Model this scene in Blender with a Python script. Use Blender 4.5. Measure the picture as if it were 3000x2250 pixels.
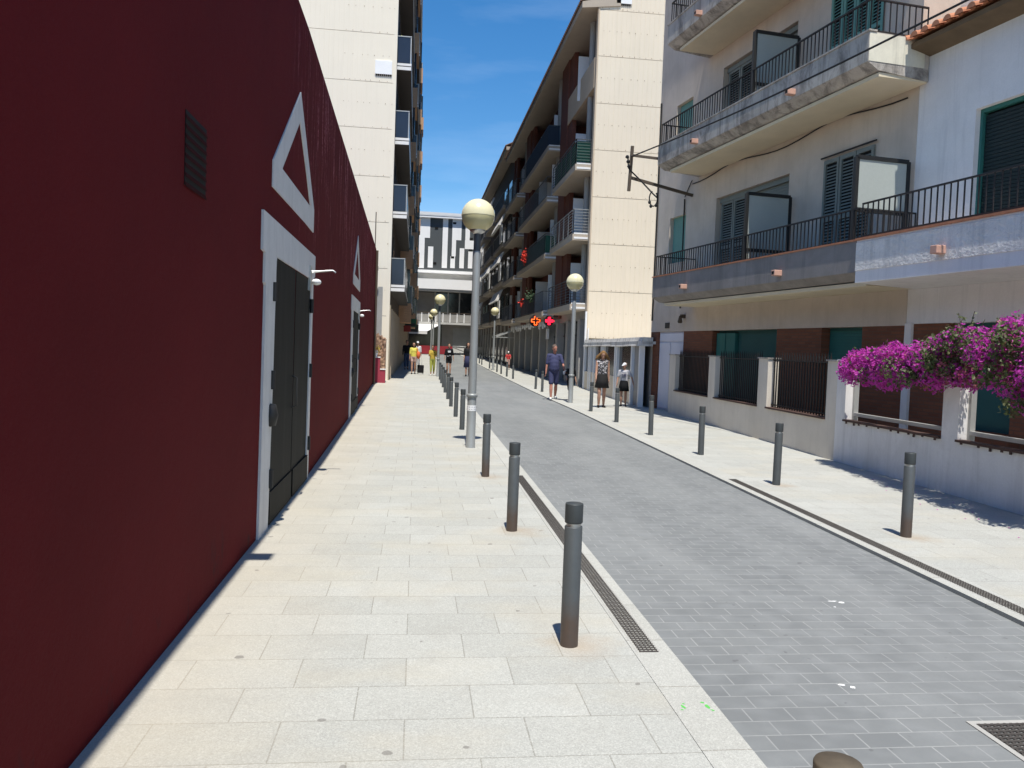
import bpy, bmesh, math, random
from mathutils import Vector, Matrix, Quaternion
random.seed(7)
S = bpy.context.scene
for o in list(bpy.data.objects): bpy.data.objects.remove(o)
COL = S.collection
R = math.radians
# ------------------------------------------------------------------ camera
YAW, PITCH, ROLL, EYE = R(6.9), R(2.52), 0.036, 1.62
fw = Vector((math.sin(YAW)*math.cos(PITCH), math.cos(YAW)*math.cos(PITCH), -math.sin(PITCH)))
rt = Vector((math.cos(YAW), -math.sin(YAW), 0)); up = rt.cross(fw)
cr, ur = rt*math.cos(ROLL)+up*math.sin(ROLL), up*math.cos(ROLL)-rt*math.sin(ROLL)
cam = bpy.data.cameras.new('camera'); co = bpy.data.objects.new('camera', cam); COL.objects.link(co)
m = Matrix((cr, ur, -fw)).transposed().to_4x4(); m.translation = (0, 0, EYE)
co.matrix_world = m
cam.sensor_width = 36; cam.lens = 36*1736/2212; cam.clip_start = .05; cam.clip_end = 3000
S.camera = co
# ------------------------------------------------------------------ light
LIGHT = Vector((.012, .385, -1)).normalized()
sun = bpy.data.lights.new('sun', 'SUN'); so = bpy.data.objects.new('sun', sun); COL.objects.link(so)
sun.energy = 5.0; sun.angle = R(.53); sun.color = (1, .955, .87)
so.rotation_euler = LIGHT.to_track_quat('-Z', 'Y').to_euler(); so.location = (0, -10, 40)
W = bpy.data.worlds.new('World'); S.world = W; W.use_nodes = True
wn, wl = W.node_tree.nodes, W.node_tree.links
wn.clear()
sky = wn.new('ShaderNodeTexSky'); sky.sky_type = 'NISHITA'; sky.sun_disc = False
sky.sun_elevation = math.asin(-LIGHT.z); sky.sun_rotation = math.pi+.033
sky.air_density = 1.0; sky.dust_density = .15; sky.ozone_density = 3.0; sky.altitude = 20
bg = wn.new('ShaderNodeBackground'); bg.inputs[1].default_value = .125
wo = wn.new('ShaderNodeOutputWorld')
# faint cirrus in the sky
tc = wn.new('ShaderNodeTexCoord'); mp = wn.new('ShaderNodeMapping'); mp.inputs['Rotation'].default_value = (0, R(16), R(-8)); mp.inputs['Scale'].default_value = (1.6, 1.2, 9)
nz = wn.new('ShaderNodeTexNoise'); nz.inputs['Scale'].default_value = 2.3; nz.inputs['Detail'].default_value = 7; nz.inputs['Roughness'].default_value = .55
rp = wn.new('ShaderNodeValToRGB'); rp.color_ramp.elements[0].position = .5; rp.color_ramp.elements[1].position = .85
rp.color_ramp.elements[1].color = (.13, .13, .13, 1)
mx = wn.new('ShaderNodeMix'); mx.data_type = 'RGBA'; mx.inputs[7].default_value = (6.5, 7.6, 9, 1)
wl.new(tc.outputs['Generated'], mp.inputs[0]); wl.new(mp.outputs[0], nz.inputs[0]); wl.new(nz.outputs[0], rp.inputs[0])
wl.new(rp.outputs[0], mx.inputs[0]); hs_ = wn.new('ShaderNodeHueSaturation'); hs_.inputs['Saturation'].default_value = 1.34; wl.new(sky.outputs[0], hs_.inputs['Color']); wl.new(hs_.outputs[0], mx.inputs[6]); wl.new(mx.outputs[2], bg.inputs[0]); wl.new(bg.outputs[0], wo.inputs[0])
S.view_settings.view_transform = 'Standard'; S.view_settings.look = 'None'
S.view_settings.exposure = 0.33; S.view_settings.gamma = 1
S.render.engine = 'CYCLES'; S.cycles.max_bounces = 6; S.cycles.diffuse_bounces = 4

# ------------------------------------------------------------------ materials
MATS = {}
def nodes(name):
    m = bpy.data.materials.new(name); m.use_nodes = True; MATS[name] = m
    n, l = m.node_tree.nodes, m.node_tree.links
    return m, n, l, n['Principled BSDF']
def mixc(n, l, f, a, b, t='MIX'):
    x = n.new('ShaderNodeMix'); x.data_type = 'RGBA'; x.blend_type = t; x.clamp_factor = True
    for k, v in ((0, f), (6, a), (7, b)):
        if hasattr(v, 'is_output'): l.new(v, x.inputs[k])
        elif k == 0: x.inputs[0].default_value = v
        else: x.inputs[k].default_value = (*v[:3], 1)
    return x.outputs[2]
def noise(n, l, vec, scale, detail=4, rough=.6, dist=0):
    x = n.new('ShaderNodeTexNoise'); x.inputs['Scale'].default_value = scale; x.inputs['Detail'].default_value = detail
    x.inputs['Roughness'].default_value = rough; x.inputs['Distortion'].default_value = dist
    l.new(vec, x.inputs['Vector']); return x.outputs[0]
def mapv(n, l, vec, scale=(1, 1, 1), loc=(0, 0, 0), rot=(0, 0, 0)):
    x = n.new('ShaderNodeMapping'); x.inputs['Scale'].default_value = scale; x.inputs['Location'].default_value = loc; x.inputs['Rotation'].default_value = rot
    l.new(vec, x.inputs[0]); return x.outputs[0]
def ramp(n, l, v, p0, p1, c0=0, c1=1):
    x = n.new('ShaderNodeMapRange'); x.clamp = True
    l.new(v, x.inputs[0]); x.inputs[1].default_value = p0; x.inputs[2].default_value = p1; x.inputs[3].default_value = c0; x.inputs[4].default_value = c1
    return x.outputs[0]
def mathn(n, l, op, a, b=0):
    x = n.new('ShaderNodeMath'); x.operation = op
    for k, v in ((0, a), (1, b)):
        if hasattr(v, 'is_output'): l.new(v, x.inputs[k])
        else: x.inputs[k].default_value = v
    return x.outputs[0]
def coord(n): return n.new('ShaderNodeTexCoord').outputs['Object']
def bump(n, l, h, p, s=.3, d=.01):
    x = n.new('ShaderNodeBump'); x.inputs['Strength'].default_value = s; x.inputs['Distance'].default_value = d
    l.new(h, x.inputs['Height']); l.new(x.outputs[0], p.inputs['Normal'])
def mk(name, col, rough=.75, var=.18, vs=1.5, metal=0, bs=30, bst=.15, streak=0, dirt=(.12, .1, .08), spec=.35, fine=.06, blot=0, blotc=(.1, .1, .1), bd=.006):
    """weathered single-colour surface: broad tone noise, fine grain, optional vertical streaks"""
    m, n, l, p = nodes(name); c = coord(n)
    a = noise(n, l, c, vs, 5, .6); b = noise(n, l, c, bs, 3, .7)
    x = mixc(n, l, ramp(n, l, a, .3, .7), col, [v*(1-var) for v in col])
    x = mixc(n, l, ramp(n, l, b, .35, .75, 0, fine*4), x, [v*.7 for v in col])
    if streak:
        s = noise(n, l, mapv(n, l, c, (3.2, 3.2, .22)), 1.7, 6, .68, .3)
        x = mixc(n, l, ramp(n, l, s, .5, .72, 0, streak), x, dirt)
    if blot:
        s = noise(n, l, mapv(n, l, c, (1.1, 1.1, .7)), 1.5, 8, .74, .6); x = mixc(n, l, ramp(n, l, s, .49, .63, 0, blot), x, blotc)
    l.new(x, p.inputs['Base Color']); p.inputs['Roughness'].default_value = rough; p.inputs['Metallic'].default_value = metal
    p.inputs['Specular IOR Level'].default_value = spec
    if bst: bump(n, l, b, p, bst, bd)
    return m
def brickmat(name, c1, c2, mortar, bw, rh, ms, axes='xz', off=.5, rough=.8, grain=0, stain=None, bst=.4, bias=0, sqz=1):
    m, n, l, p = nodes(name); c = coord(n)
    sp = n.new('ShaderNodeSeparateXYZ'); l.new(c, sp.inputs[0])
    cb = n.new('ShaderNodeCombineXYZ'); ix = 'xyz'.index(axes[0]); iy = 'xyz'.index(axes[1])
    l.new(sp.outputs[ix], cb.inputs[0]); l.new(sp.outputs[iy], cb.inputs[1])
    b = n.new('ShaderNodeTexBrick'); l.new(cb.outputs[0], b.inputs['Vector'])
    b.inputs['Scale'].default_value = 1; b.inputs['Brick Width'].default_value = bw; b.inputs['Row Height'].default_value = rh
    b.inputs['Mortar Size'].default_value = ms; b.inputs['Mortar Smooth'].default_value = .15; b.offset = off; b.inputs['Bias'].default_value = bias
    for k, v in (('Color1', c1), ('Color2', c2), ('Mortar', mortar)): b.inputs[k].default_value = (*v, 1)
    x = b.outputs[0]
    a = noise(n, l, c, 1.1, 6, .65)
    x = mixc(n, l, ramp(n, l, a, .35, .7, 0, .35), x, [v*.72 for v in c1])
    if grain:
        g = noise(n, l, c, 170, 2, .8); x = mixc(n, l, ramp(n, l, g, .42, .62, 0, grain), x, [v*.38 for v in c1])
        g2 = noise(n, l, c, 95, 2, .8); x = mixc(n, l, ramp(n, l, g2, .5, .68, 0, grain*.7), x, [min(.85, v*1.5) for v in c1])
    if stain: x = stain(n, l, c, sp, x)
    l.new(x, p.inputs['Base Color']); p.inputs['Roughness'].default_value = rough; p.inputs['Specular IOR Level'].default_value = .3
    h = mathn(n, l, 'SUBTRACT', mathn(n, l, 'MULTIPLY', a, .3), b.outputs['Fac'])
    bump(n, l, h, p, bst, .008)
    return m
def plain(name, col, rough=.6, metal=0, spec=.4, emit=0):
    m, n, l, p = nodes(name); c = coord(n); a = noise(n, l, c, 6, 3)
    x = mixc(n, l, ramp(n, l, a, .3, .7), col, [v*.86 for v in col]); l.new(x, p.inputs['Base Color'])
    p.inputs['Roughness'].default_value = rough; p.inputs['Metallic'].default_value = metal; p.inputs['Specular IOR Level'].default_value = spec
    if emit: p.inputs['Emission Color'].default_value = (*col, 1); p.inputs['Emission Strength'].default_value = emit
    return m

def pave_stain(n, l, c, sp, x):
    """tan soiling in patches, heavier on the strip by the walls, and rust round the first bollards"""
    t = noise(n, l, mapv(n, l, c, (1, 1.6, 1)), .75, 5, .6)
    x = mixc(n, l, ramp(n, l, t, .48, .72, 0, .38), x, (.44, .39, .29))
    w = mathn(n, l, 'ADD', sp.outputs[0], mathn(n, l, 'MULTIPLY', t, .9))
    x = mixc(n, l, ramp(n, l, w, -.7, .1, .42, 0), x, (.44, .38, .29))
    g = noise(n, l, c, 10, 1, .3); x = mixc(n, l, ramp(n, l, g, .765, .785, 0, .6), x, (.13, .12, .11))
    q = noise(n, l, c, 3.1, 6, .7); x = mixc(n, l, ramp(n, l, q, .5, .75, 0, .4), x, (.3, .29, .26))
    for bx, by in ((.9, 4.3), (.91, 7.03), (.92, 10.0), (4.6, 6.9), (4.64, 9.7)):
        d = n.new('ShaderNodeVectorMath'); d.operation = 'DISTANCE'; l.new(mapv(n, l, c, (1, 1, 0)), d.inputs[0]); d.inputs[1].default_value = (bx+.04, by-.02, 0)
        v = mathn(n, l, 'ADD', d.outputs['Value'], mathn(n, l, 'MULTIPLY', noise(n, l, c, 7, 4), .3))
        x = mixc(n, l, ramp(n, l, v, .16, .40, .42, 0), x, (.31, .215, .13))
    return x
def road_stain(n, l, c, sp, x):
    t = noise(n, l, mapv(n, l, c, (1.1, .22, 1)), 1.0, 5, .6)
    x = mixc(n, l, ramp(n, l, t, .44, .66, 0, .42), x, (.28, .287, .28))
    t2 = noise(n, l, mapv(n, l, c, (.8, .45, 1), (3, 7, 0)), .9, 6, .62)
    x = mixc(n, l, ramp(n, l, t2, .5, .7, 0, .36), x, (.12, .127, .13))
    w = noise(n, l, mapv(n, l, c, (5, 7, 1)), 1, 1, .5); x = mixc(n, l, ramp(n, l, w, .45, .7, 0, .35), x, (.25, .26, .26))
    s = noise(n, l, c, 11, 2, .5); x = mixc(n, l, ramp(n, l, s, .72, .76, 0, .55), x, (.1, .1, .1))
    s = noise(n, l, c, 60, 2, .6); x = mixc(n, l, ramp(n, l, s, .4, .7, 0, .25), x, (.16, .17, .18))
    return x
brickmat('granite_paving', (.45, .453, .42), (.385, .388, .358), (.26, .255, .225), .52, .343, .0035, 'xy', .42, .85, .42, pave_stain, .25)
brickmat('granite_kerb', (.455, .455, .42), (.415, .412, .375), (.25, .235, .2), .9, .62, .0045, 'xy', 0, .85, .42, None, .25)
brickmat('road_pavers', (.168, .176, .176), (.195, .204, .202), (.31, .315, .305), .205, .131, .0042, 'xy', .36, .72, 0, road_stain, .35)
mk('far_ground', (.3, .29, .27), .9)
# red wall paint with pale peeled runs near the top
def red_paint():
    m, n, l, p = nodes('red_paint'); c = coord(n)
    a = noise(n, l, c, .7, 6, .6); x = mixc(n, l, ramp(n, l, a, .3, .7), (.122, .0105, .0125), (.098, .0085, .0102))
    b = noise(n, l, c, 60, 3, .7); x = mixc(n, l, ramp(n, l, b, .5, .8, 0, .25), x, (.13, .026, .03))
    sp = n.new('ShaderNodeSeparateXYZ'); l.new(c, sp.inputs[0])
    s = noise(n, l, mapv(n, l, c, (1, 3.2, .3)), 2.6, 7, .72, .4)
    k = mathn(n, l, 'MULTIPLY', ramp(n, l, s, .535, .65), ramp(n, l, sp.outputs[2], 2.4, 4.0))
    g = noise(n, l, c, 24, 4, .75); k = mathn(n, l, 'MULTIPLY', k, ramp(n, l, g, .4, .62))
    ym = ramp(n, l, sp.outputs[1], 13.5, 16)
    k = mathn(n, l, 'MULTIPLY', k, ym)
    x = mixc(n, l, mathn(n, l, 'MULTIPLY', k, .85), x, (.8, .3, .36))
    w = noise(n, l, mapv(n, l, c, (1, 2.0, 1.2)), 1.4, 5); k2 = mathn(n, l, 'MULTIPLY', ramp(n, l, w, .585, .66), ramp(n, l, sp.outputs[2], .42, .12))
    x = mixc(n, l, k2, x, (.05, .018, .02))
    d = noise(n, l, c, 9, 2, .5); x = mixc(n, l, ramp(n, l, d, .79, .8), x, (.25, .1, .1))
    l.new(x, p.inputs['Base Color']); p.inputs['Roughness'].default_value = .85; p.inputs['Specular IOR Level'].default_value = .08
    bump(n, l, noise(n, l, c, 9, 8, .75), p, .5, .02)
red_paint()
mk('trim_paint', (.70, .695, .68), .7, .12, 3, streak=.25, dirt=(.3, .29, .27))
mk('black_iron_door', (.016, .0165, .0145), .7, .3, 1.2, streak=.4, dirt=(.035, .035, .03), bst=.1, spec=.12)
mk('vent_brown', (.055, .014, .013), .9, spec=.05); mk('black_metal', (.02, .02, .02), .5)
mk('railing_iron', (.022, .02, .02), .6)
mk('dark_gap', (.008, .008, .008), .9)
mk('silver_metal', (.62, .62, .6), .35, metal=.9)
mk('cream_panel', (.81, .745, .615), .7, .05, .5, streak=.10, dirt=(.48, .43, .34), bst=.05, fine=.03)
mk('tan_panel', (.79, .69, .54), .7, .05, .5, streak=.12, dirt=(.45, .38, .28), bst=.05, fine=.03)
mk('panel_backing', (.22, .18, .13), .9)
mk('rust_bolt', (.42, .31, .2), .8)
mk('white_paint', (.86, .86, .85), .6, .08)
mk('off_white', (.8, .79, .77), .7, .08)  # plain off-white for slab edges and hanging ornaments
mk('white_stucco', (.82, .79, .77), .85, .12, 1.3, bs=45, bst=.35, streak=.22, dirt=(.26, .26, .27))
mk('rough_stucco', (.88, .835, .775), .9, .22, 2.5, bs=14, bst=1.0, streak=.5, dirt=(.33, .32, .31), fine=.12, bd=.03)
mk('lilac_render', (.62, .58, .62), .85, .08, 1)
mk('beige_stucco', (.66, .56, .465), .85, .22, 1.1, bs=40, bst=.3, streak=.25, dirt=(.36, .29, .22), blot=.35, blotc=(.5, .41, .32))
mk('yellow_soffit', (.76, .66, .48), .85, .15, 1.2, bs=40, streak=0)
mk('sunlit_end_cream', (.78, .74, .6), .85, .2, 3, streak=.3); mk('stained_concrete', (.54, .495, .44), .9, .35, 2.2, bs=25, bst=.7, streak=.9, dirt=(.11, .10, .095), fine=.14, blot=.85, blotc=(.16, .145, .13), bd=.015)
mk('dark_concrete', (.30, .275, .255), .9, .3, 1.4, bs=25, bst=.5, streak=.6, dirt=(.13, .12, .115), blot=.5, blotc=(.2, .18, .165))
mk('garden_wall_beige', (.72, .66, .57), .85, .15, 1.4, bs=35, bst=.35, streak=.18, dirt=(.33, .29, .23))
mk('garden_wall_white', (.80, .785, .77), .85, .15, 1.4, bs=35, bst=.35, streak=.3, dirt=(.36, .35, .33), blot=.3, blotc=(.5, .48, .45))
brickmat('house_brick', (.23, .085, .045), (.165, .06, .034), (.13, .075, .05), .24, .062, .009, 'xz')
brickmat('pier_brick', (.25, .085, .055), (.2, .065, .045), (.15, .09, .07), .24, .065, .008, 'yz')
brickmat('orange_brick', (.62, .36, .2), (.52, .29, .16), (.42, .3, .2), .24, .07, .01, 'xz')
def rubble():
    m, n, l, p = nodes('rubble_stone'); c = coord(n)
    v = n.new('ShaderNodeTexVoronoi'); v.inputs['Scale'].default_value = 7; l.new(c, v.inputs['Vector'])
    x = mixc(n, l, noise(n, l, c, 9, 5), (.40, .22, .14), (.5, .36, .24)); x = mixc(n, l, ramp(n, l, v.outputs['Distance'], .3, .62, 0, .7), x, (.17, .1, .07))
    l.new(x, p.inputs['Base Color']); p.inputs['Roughness'].default_value = .95; bump(n, l, v.outputs['Distance'], p, .8, .05)
rubble()
mk('pink_paint', (.36, .045, .075), .7, .15, 2)
mk('green_shutter', (.035, .17, .145), .6, .15, 2, bst=.05)
mk('green_roller', (.03, .12, .11), .6, .15, 2, bst=.05)
mk('night_green', (.012, .022, .02), .6); mk('grey_shutter', (.22, .24, .215), .65, .2, 2, bst=.05)
mk('mint_shutter', (.16, .34, .29), .65, .15, 2, bst=.05)
mk('white_door', (.72, .71, .76), .5, .06)
def glass(name, col, rough=.08):
    m, n, l, p = nodes(name); c = coord(n); a = noise(n, l, c, 1.3, 3)
    l.new(mixc(n, l, a, col, [v*.6 for v in col]), p.inputs['Base Color']); p.inputs['Roughness'].default_value = rough; p.inputs['Specular IOR Level'].default_value = .6
glass('dark_glass', (.02, .022, .024)); glass('blue_glass', (.03, .036, .055), .2); glass('shop_glass', (.035, .036, .034), .12)
mk('frosted_panel', (.40, .43, .40), .55, .1, 1, bst=0)
mk('old_tile', (.16, .09, .06), .85, .45, 8, bs=30)
mk('terracotta', (.52, .215, .115), .8, .3, 8, bs=30)
mk('spout_clay', (.62, .36, .27), .8, .2, 8)
mk('eave_wood', (.17, .12, .07), .85, .35, 3)
mk('timber_sill', (.09, .05, .04), .8, .3, 6)
mk('dark_slat', (.055, .045, .035), .8, .3, 4)
mk('bollard_paint', (.075, .083, .085), .55, .2, 4, bs=60, bst=.1)
def rusty():
    m, n, l, p = nodes('rusty_bollard'); c = coord(n); sp = n.new('ShaderNodeSeparateXYZ'); l.new(c, sp.inputs[0])
    a = noise(n, l, c, 9, 5, .7); k = mathn(n, l, 'ADD', sp.outputs[2], mathn(n, l, 'MULTIPLY', a, .28))
    x = mixc(n, l, noise(n, l, c, 14, 4), (.085, .094, .097), (.062, .068, .07))
    r = mixc(n, l, noise(n, l, c, 30, 4), (.095, .055, .034), (.06, .048, .04)); x = mixc(n, l, ramp(n, l, k, .24, .44, .9, 0), x, r)
    l.new(x, p.inputs['Base Color']); p.inputs['Roughness'].default_value = .5; bump(n, l, a, p, .12, .004)
rusty()
mk('bollard_cap', (.05, .056, .057), .5, .2, 9); mk('rust_cap', (.12, .095, .065), .7, .4, 14)
mk('lamp_pole', (.34, .355, .35), .45, .12, 4, metal=.25, bs=50); mk('lamp_neck', (.09, .095, .1), .5)
def globe():
    m, n, l, p = nodes('globe_cream'); c = coord(n); a = noise(n, l, c, 5, 4)
    l.new(mixc(n, l, a, (.74, .69, .46), (.68, .62, .38)), p.inputs['Base Color']); p.inputs['Roughness'].default_value = .22
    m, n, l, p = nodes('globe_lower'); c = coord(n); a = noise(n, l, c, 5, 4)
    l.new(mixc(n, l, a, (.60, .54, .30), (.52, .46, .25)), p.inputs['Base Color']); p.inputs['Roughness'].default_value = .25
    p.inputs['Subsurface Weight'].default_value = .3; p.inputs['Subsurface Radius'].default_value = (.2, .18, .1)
globe()
mk('grate_iron', (.07, .062, .055), .7, .3, 20); mk('slot_edge', (.42, .41, .38), .7)
mk('grey_cladding', (.085, .095, .10), .6, .06, bst=0); mk('white_cladding', (.95, .95, .95), .6, .04, bst=0)
mk('pale_concrete', (.58, .57, .54), .8, .12); mk('taupe_render', (.33, .30, .265), .8)
mk('awning_white', (.8, .79, .76), .8); mk('barrier_red', (.3, .025, .035), .6); mk('galvanised', (.5, .5, .48), .5, metal=.5)
brickmat('brown_render', (.18, .068, .048), (.155, .058, .043), (.135, .062, .048), .24, .065, .006, 'yz', bst=.1)
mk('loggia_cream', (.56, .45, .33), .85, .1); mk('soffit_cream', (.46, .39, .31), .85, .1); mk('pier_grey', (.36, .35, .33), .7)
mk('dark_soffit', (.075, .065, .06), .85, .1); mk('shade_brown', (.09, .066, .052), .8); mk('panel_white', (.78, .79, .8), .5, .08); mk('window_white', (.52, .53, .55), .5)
mk('green_mesh', (.035, .12, .085), .8, .3, 9); mk('blue_cloth', (.02, .035, .06), .85); mk('geranium', (.75, .05, .03), .7, .3, 30); mk('leaf_dark', (.03, .06, .025), .7, .4, 20)
mk('shop_fascia', (.32, .31, .29), .7); mk('sign_dark', (.03, .03, .03), .5); mk('sign_red', (.28, .03, .025), .5); mk('sign_green', (.02, .12, .06), .5)
plain('neon_amber', (1, .13, .02), emit=1.9); plain('neon_red', (1, .02, .06), emit=1.5)
mk('kiosk_beige', (.72, .64, .52), .8, .2, 2, streak=.3); mk('kiosk_roof', (.74, .72, .68), .9, .3, 5, bs=20, bst=.6, streak=.8, dirt=(.13, .11, .08))
mk('wire', (.015, .015, .017), .6); mk('iron_brown', (.1, .075, .055), .7)
mk('green_paint_mark', (.12, .5, .1), .8); mk('white_mark', (.8, .8, .79), .8, .05)
mk('hazard_yellow', (.35, .3, .22), .7)
# people
for nm, c in dict(skin=(.47, .27, .19), skin_red=(.48, .22, .16), navy_cloth=(.055, .06, .13), black_cloth=(.012, .012, .014), charcoal_cloth=(.028, .027, .027), white_cloth=(.72, .72, .74),
                  grey_cloth=(.42, .42, .45), yellow_cloth=(.72, .66, .13), mustard_cloth=(.5, .36, .06), olive_cloth=(.4, .42, .09), orange_cloth=(.78, .16, .06), pink_cloth=(.62, .42, .36), red_cloth=(.5, .05, .05),
                  hair_dark=(.02, .014, .01), hair_grey=(.14, .10, .08), hair_blonde=(.24, .135, .055), shoe_dark=(.015, .015, .016), shoe_white=(.7, .7, .68), denim=(.05, .075, .15)).items():
    mk(nm, c, .75, .2, 12, bs=90, bst=.1, spec=.2)
def print_cloth():
    m, n, l, p = nodes('print_cloth'); c = coord(n); v = noise(n, l, c, 26, 3, .6, 1.2)
    l.new(mixc(n, l, ramp(n, l, v, .53, .57), (.012, .011, .014), (.6, .58, .6)), p.inputs['Base Color']); p.inputs['Roughness'].default_value = .8
print_cloth()
def petal(name, c1, c2, tr):
    m, n, l, p = nodes(name); c = coord(n); a = noise(n, l, c, 8, 3); b = noise(n, l, c, 60, 2)
    x = mixc(n, l, ramp(n, l, a, .35, .65), c1, c2); x = mixc(n, l, ramp(n, l, b, .3, .7, 0, .5), x, [v*.55 for v in c1])
    l.new(x, p.inputs['Base Color']); p.inputs['Roughness'].default_value = .5
    t = n.new('ShaderNodeBsdfTranslucent'); l.new(x, t.inputs[0]); s = n.new('ShaderNodeMixShader'); s.inputs[0].default_value = tr
    l.new(p.outputs[0], s.inputs[1]); l.new(t.outputs[0], s.inputs[2]); l.new(s.outputs[0], n['Material Output'].inputs[0])
petal('bract', (.76, .085, .62), (.62, .06, .46), .48); petal('faded_bract', (.36, .07, .17), (.44, .16, .14), .35); petal('leaf', (.07, .11, .03), (.15, .15, .06), .3)
mk('bark', (.14, .1, .07), .9)

# ------------------------------------------------------------------ mesh helpers
class MB:
    def __init__(s): s.v, s.f, s.sm = [], [], []
    def add(s, vs, fs, smooth=False):
        b = len(s.v); s.v += [Vector(p) for p in vs]; s.f += [[b+i for i in f] for f in fs]; s.sm += [smooth]*len(fs); return s
    def box(s, x0, x1, y0, y1, z0, z1):
        if x0 > x1: x0, x1 = x1, x0
        if y0 > y1: y0, y1 = y1, y0
        if z0 > z1: z0, z1 = z1, z0
        v = [(x, y, z) for z in (z0, z1) for y in (y0, y1) for x in (x0, x1)]
        return s.add(v, [(0, 2, 3, 1), (4, 5, 7, 6), (0, 1, 5, 4), (2, 6, 7, 3), (0, 4, 6, 2), (1, 3, 7, 5)])
    def hexa(s, v):   # 4 bottom ccw, 4 top
        return s.add(v, [(3, 2, 1, 0), (4, 5, 6, 7), (0, 1, 5, 4), (1, 2, 6, 5), (2, 3, 7, 6), (3, 0, 4, 7)])
    def bar(s, a, b, w, h=None, ref=(0, 0, 1)):
        a, b = Vector(a), Vector(b); d = (b-a).normalized(); r = Vector(ref)
        if abs(d.dot(r)) > .95: r = Vector((0, 1, 0))
        x = d.cross(r).normalized()*w/2; y = x.cross(d).normalized()*(h or w)/2
        return s.hexa([a-x-y, a+x-y, a+x+y, a-x+y, b-x-y, b+x-y, b+x+y, b-x+y])
    def tube(s, pts, r, n=8, caps=True):
        pts = [Vector(p) for p in pts]; rr = r if isinstance(r, (list, tuple)) else [r]*len(pts); vs, fs = [], []; px = None
        for i, p in enumerate(pts):
            d = (pts[min(i+1, len(pts)-1)]-pts[max(i-1, 0)]).normalized()
            if px is None:
                a = Vector((0, 0, 1)) if abs(d.z) < .9 else Vector((1, 0, 0)); px = d.cross(a).normalized()
            px = (px-d*px.dot(d)).normalized(); py = d.cross(px)
            vs += [p+(px*math.cos(2*math.pi*k/n)+py*math.sin(2*math.pi*k/n))*rr[i] for k in range(n)]
        for i in range(len(pts)-1):
            fs += [(i*n+k, i*n+(k+1) % n, (i+1)*n+(k+1) % n, (i+1)*n+k) for k in range(n)]
        s.add(vs, fs, True)
        if caps:
            b = len(pts)*n; s.add([v for v in vs[:n]], [list(range(n))[::-1]]); s.add([v for v in vs[b-n:]], [list(range(n))])
        return s
    def lathe(s, prof, c=(0, 0, 0), n=24, sx=1, sy=1, smooth=True):
        c = Vector(c); vs, fs = [], []
        for r, z in prof: vs += [c+Vector((r*sx*math.cos(2*math.pi*k/n), r*sy*math.sin(2*math.pi*k/n), z)) for k in range(n)]
        for i in range(len(prof)-1): fs += [(i*n+k, i*n+(k+1) % n, (i+1)*n+(k+1) % n, (i+1)*n+k) for k in range(n)]
        s.add(vs, fs, smooth)
        if prof[0][0] > 1e-4: s.add(vs[:n], [list(range(n))[::-1]])
        if prof[-1][0] > 1e-4: s.add(vs[-n:], [list(range(n))])
        return s
    def ell(s, c, r, q=None, n=14, m=9):
        c = Vector(c); vs, fs = [], []
        for i in range(m+1):
            t = math.pi*i/m
            for k in range(n):
                p = Vector((r[0]*math.sin(t)*math.cos(2*math.pi*k/n), r[1]*math.sin(t)*math.sin(2*math.pi*k/n), -r[2]*math.cos(t)))
                vs.append(c+(q @ p if q else p))
        for i in range(m): fs += [(i*n+k, i*n+(k+1) % n, (i+1)*n+(k+1) % n, (i+1)*n+k) for k in range(n)]
        return s.add(vs, fs, True)
    def cap(s, a, b, ra, rb, n=10):
        a, b = Vector(a), Vector(b); d = (b-a)
        if d.length < 1e-5: return s.ell(a, (ra,)*3)
        d.normalize(); pts, rr = [], []
        for t in (-1, -.85, -.5): pts.append(a+d*ra*t); rr.append(ra*math.sqrt(max(0.0004, 1-t*t)))
        for t in (0, .5, 1): pts.append(a.lerp(b, t)); rr.append(ra+(rb-ra)*t)
        for t in (.5, .85, 1): pts.append(b+d*rb*t); rr.append(rb*math.sqrt(max(0.0004, 1-t*t)))
        return s.tube(pts, rr, n, True)
    def prism(s, poly, z0, z1):   # polygon in xy extruded in z
        n = len(poly); vs = [(x, y, z0) for x, y in poly]+[(x, y, z1) for x, y in poly]
        return s.add(vs, [list(range(n))[::-1], list(range(n, 2*n))]+[(k, (k+1) % n, n+(k+1) % n, n+k) for k in range(n)])
    def build(s, name, mat, parent=None, bevel=0, world=False, org=None):
        me = bpy.data.meshes.new(name)
        off = Vector(org.location) if org is not None else Vector(parent.location) if (world and parent is not None) else Vector()
        me.from_pydata([v-off for v in s.v], [], s.f); me.update()
        bm = bmesh.new(); bm.from_mesh(me); bmesh.ops.recalc_face_normals(bm, faces=bm.faces); bm.to_mesh(me); bm.free()
        for p, k in zip(me.polygons, s.sm): p.use_smooth = k
        o = bpy.data.objects.new(name, me); COL.objects.link(o)
        me.materials.append(MATS[mat])
        if parent is not None: o.parent = root_fix(parent)
        if bevel:
            b = o.modifiers.new('bevel', 'BEVEL'); b.width = bevel; b.segments = 2; b.limit_method = 'ANGLE'; b.angle_limit = R(40)
        return o
def root_fix(p): return p
def tag(o, label, cat, group=None, kind=None):
    if label: o['label'] = label
    if cat: o['category'] = cat
    if group: o['group'] = group
    if kind: o['kind'] = kind
    return o
def thing(name, label, cat, loc=(0, 0, 0), rz=0, group=None):
    o = bpy.data.objects.new(name, None); COL.objects.link(o); o.location = loc; o.rotation_euler = (0, 0, rz); o.empty_display_size = .1
    return tag(o, label, cat, group)
def kids(o): return [c for c in bpy.data.objects if c.parent == o]
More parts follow.
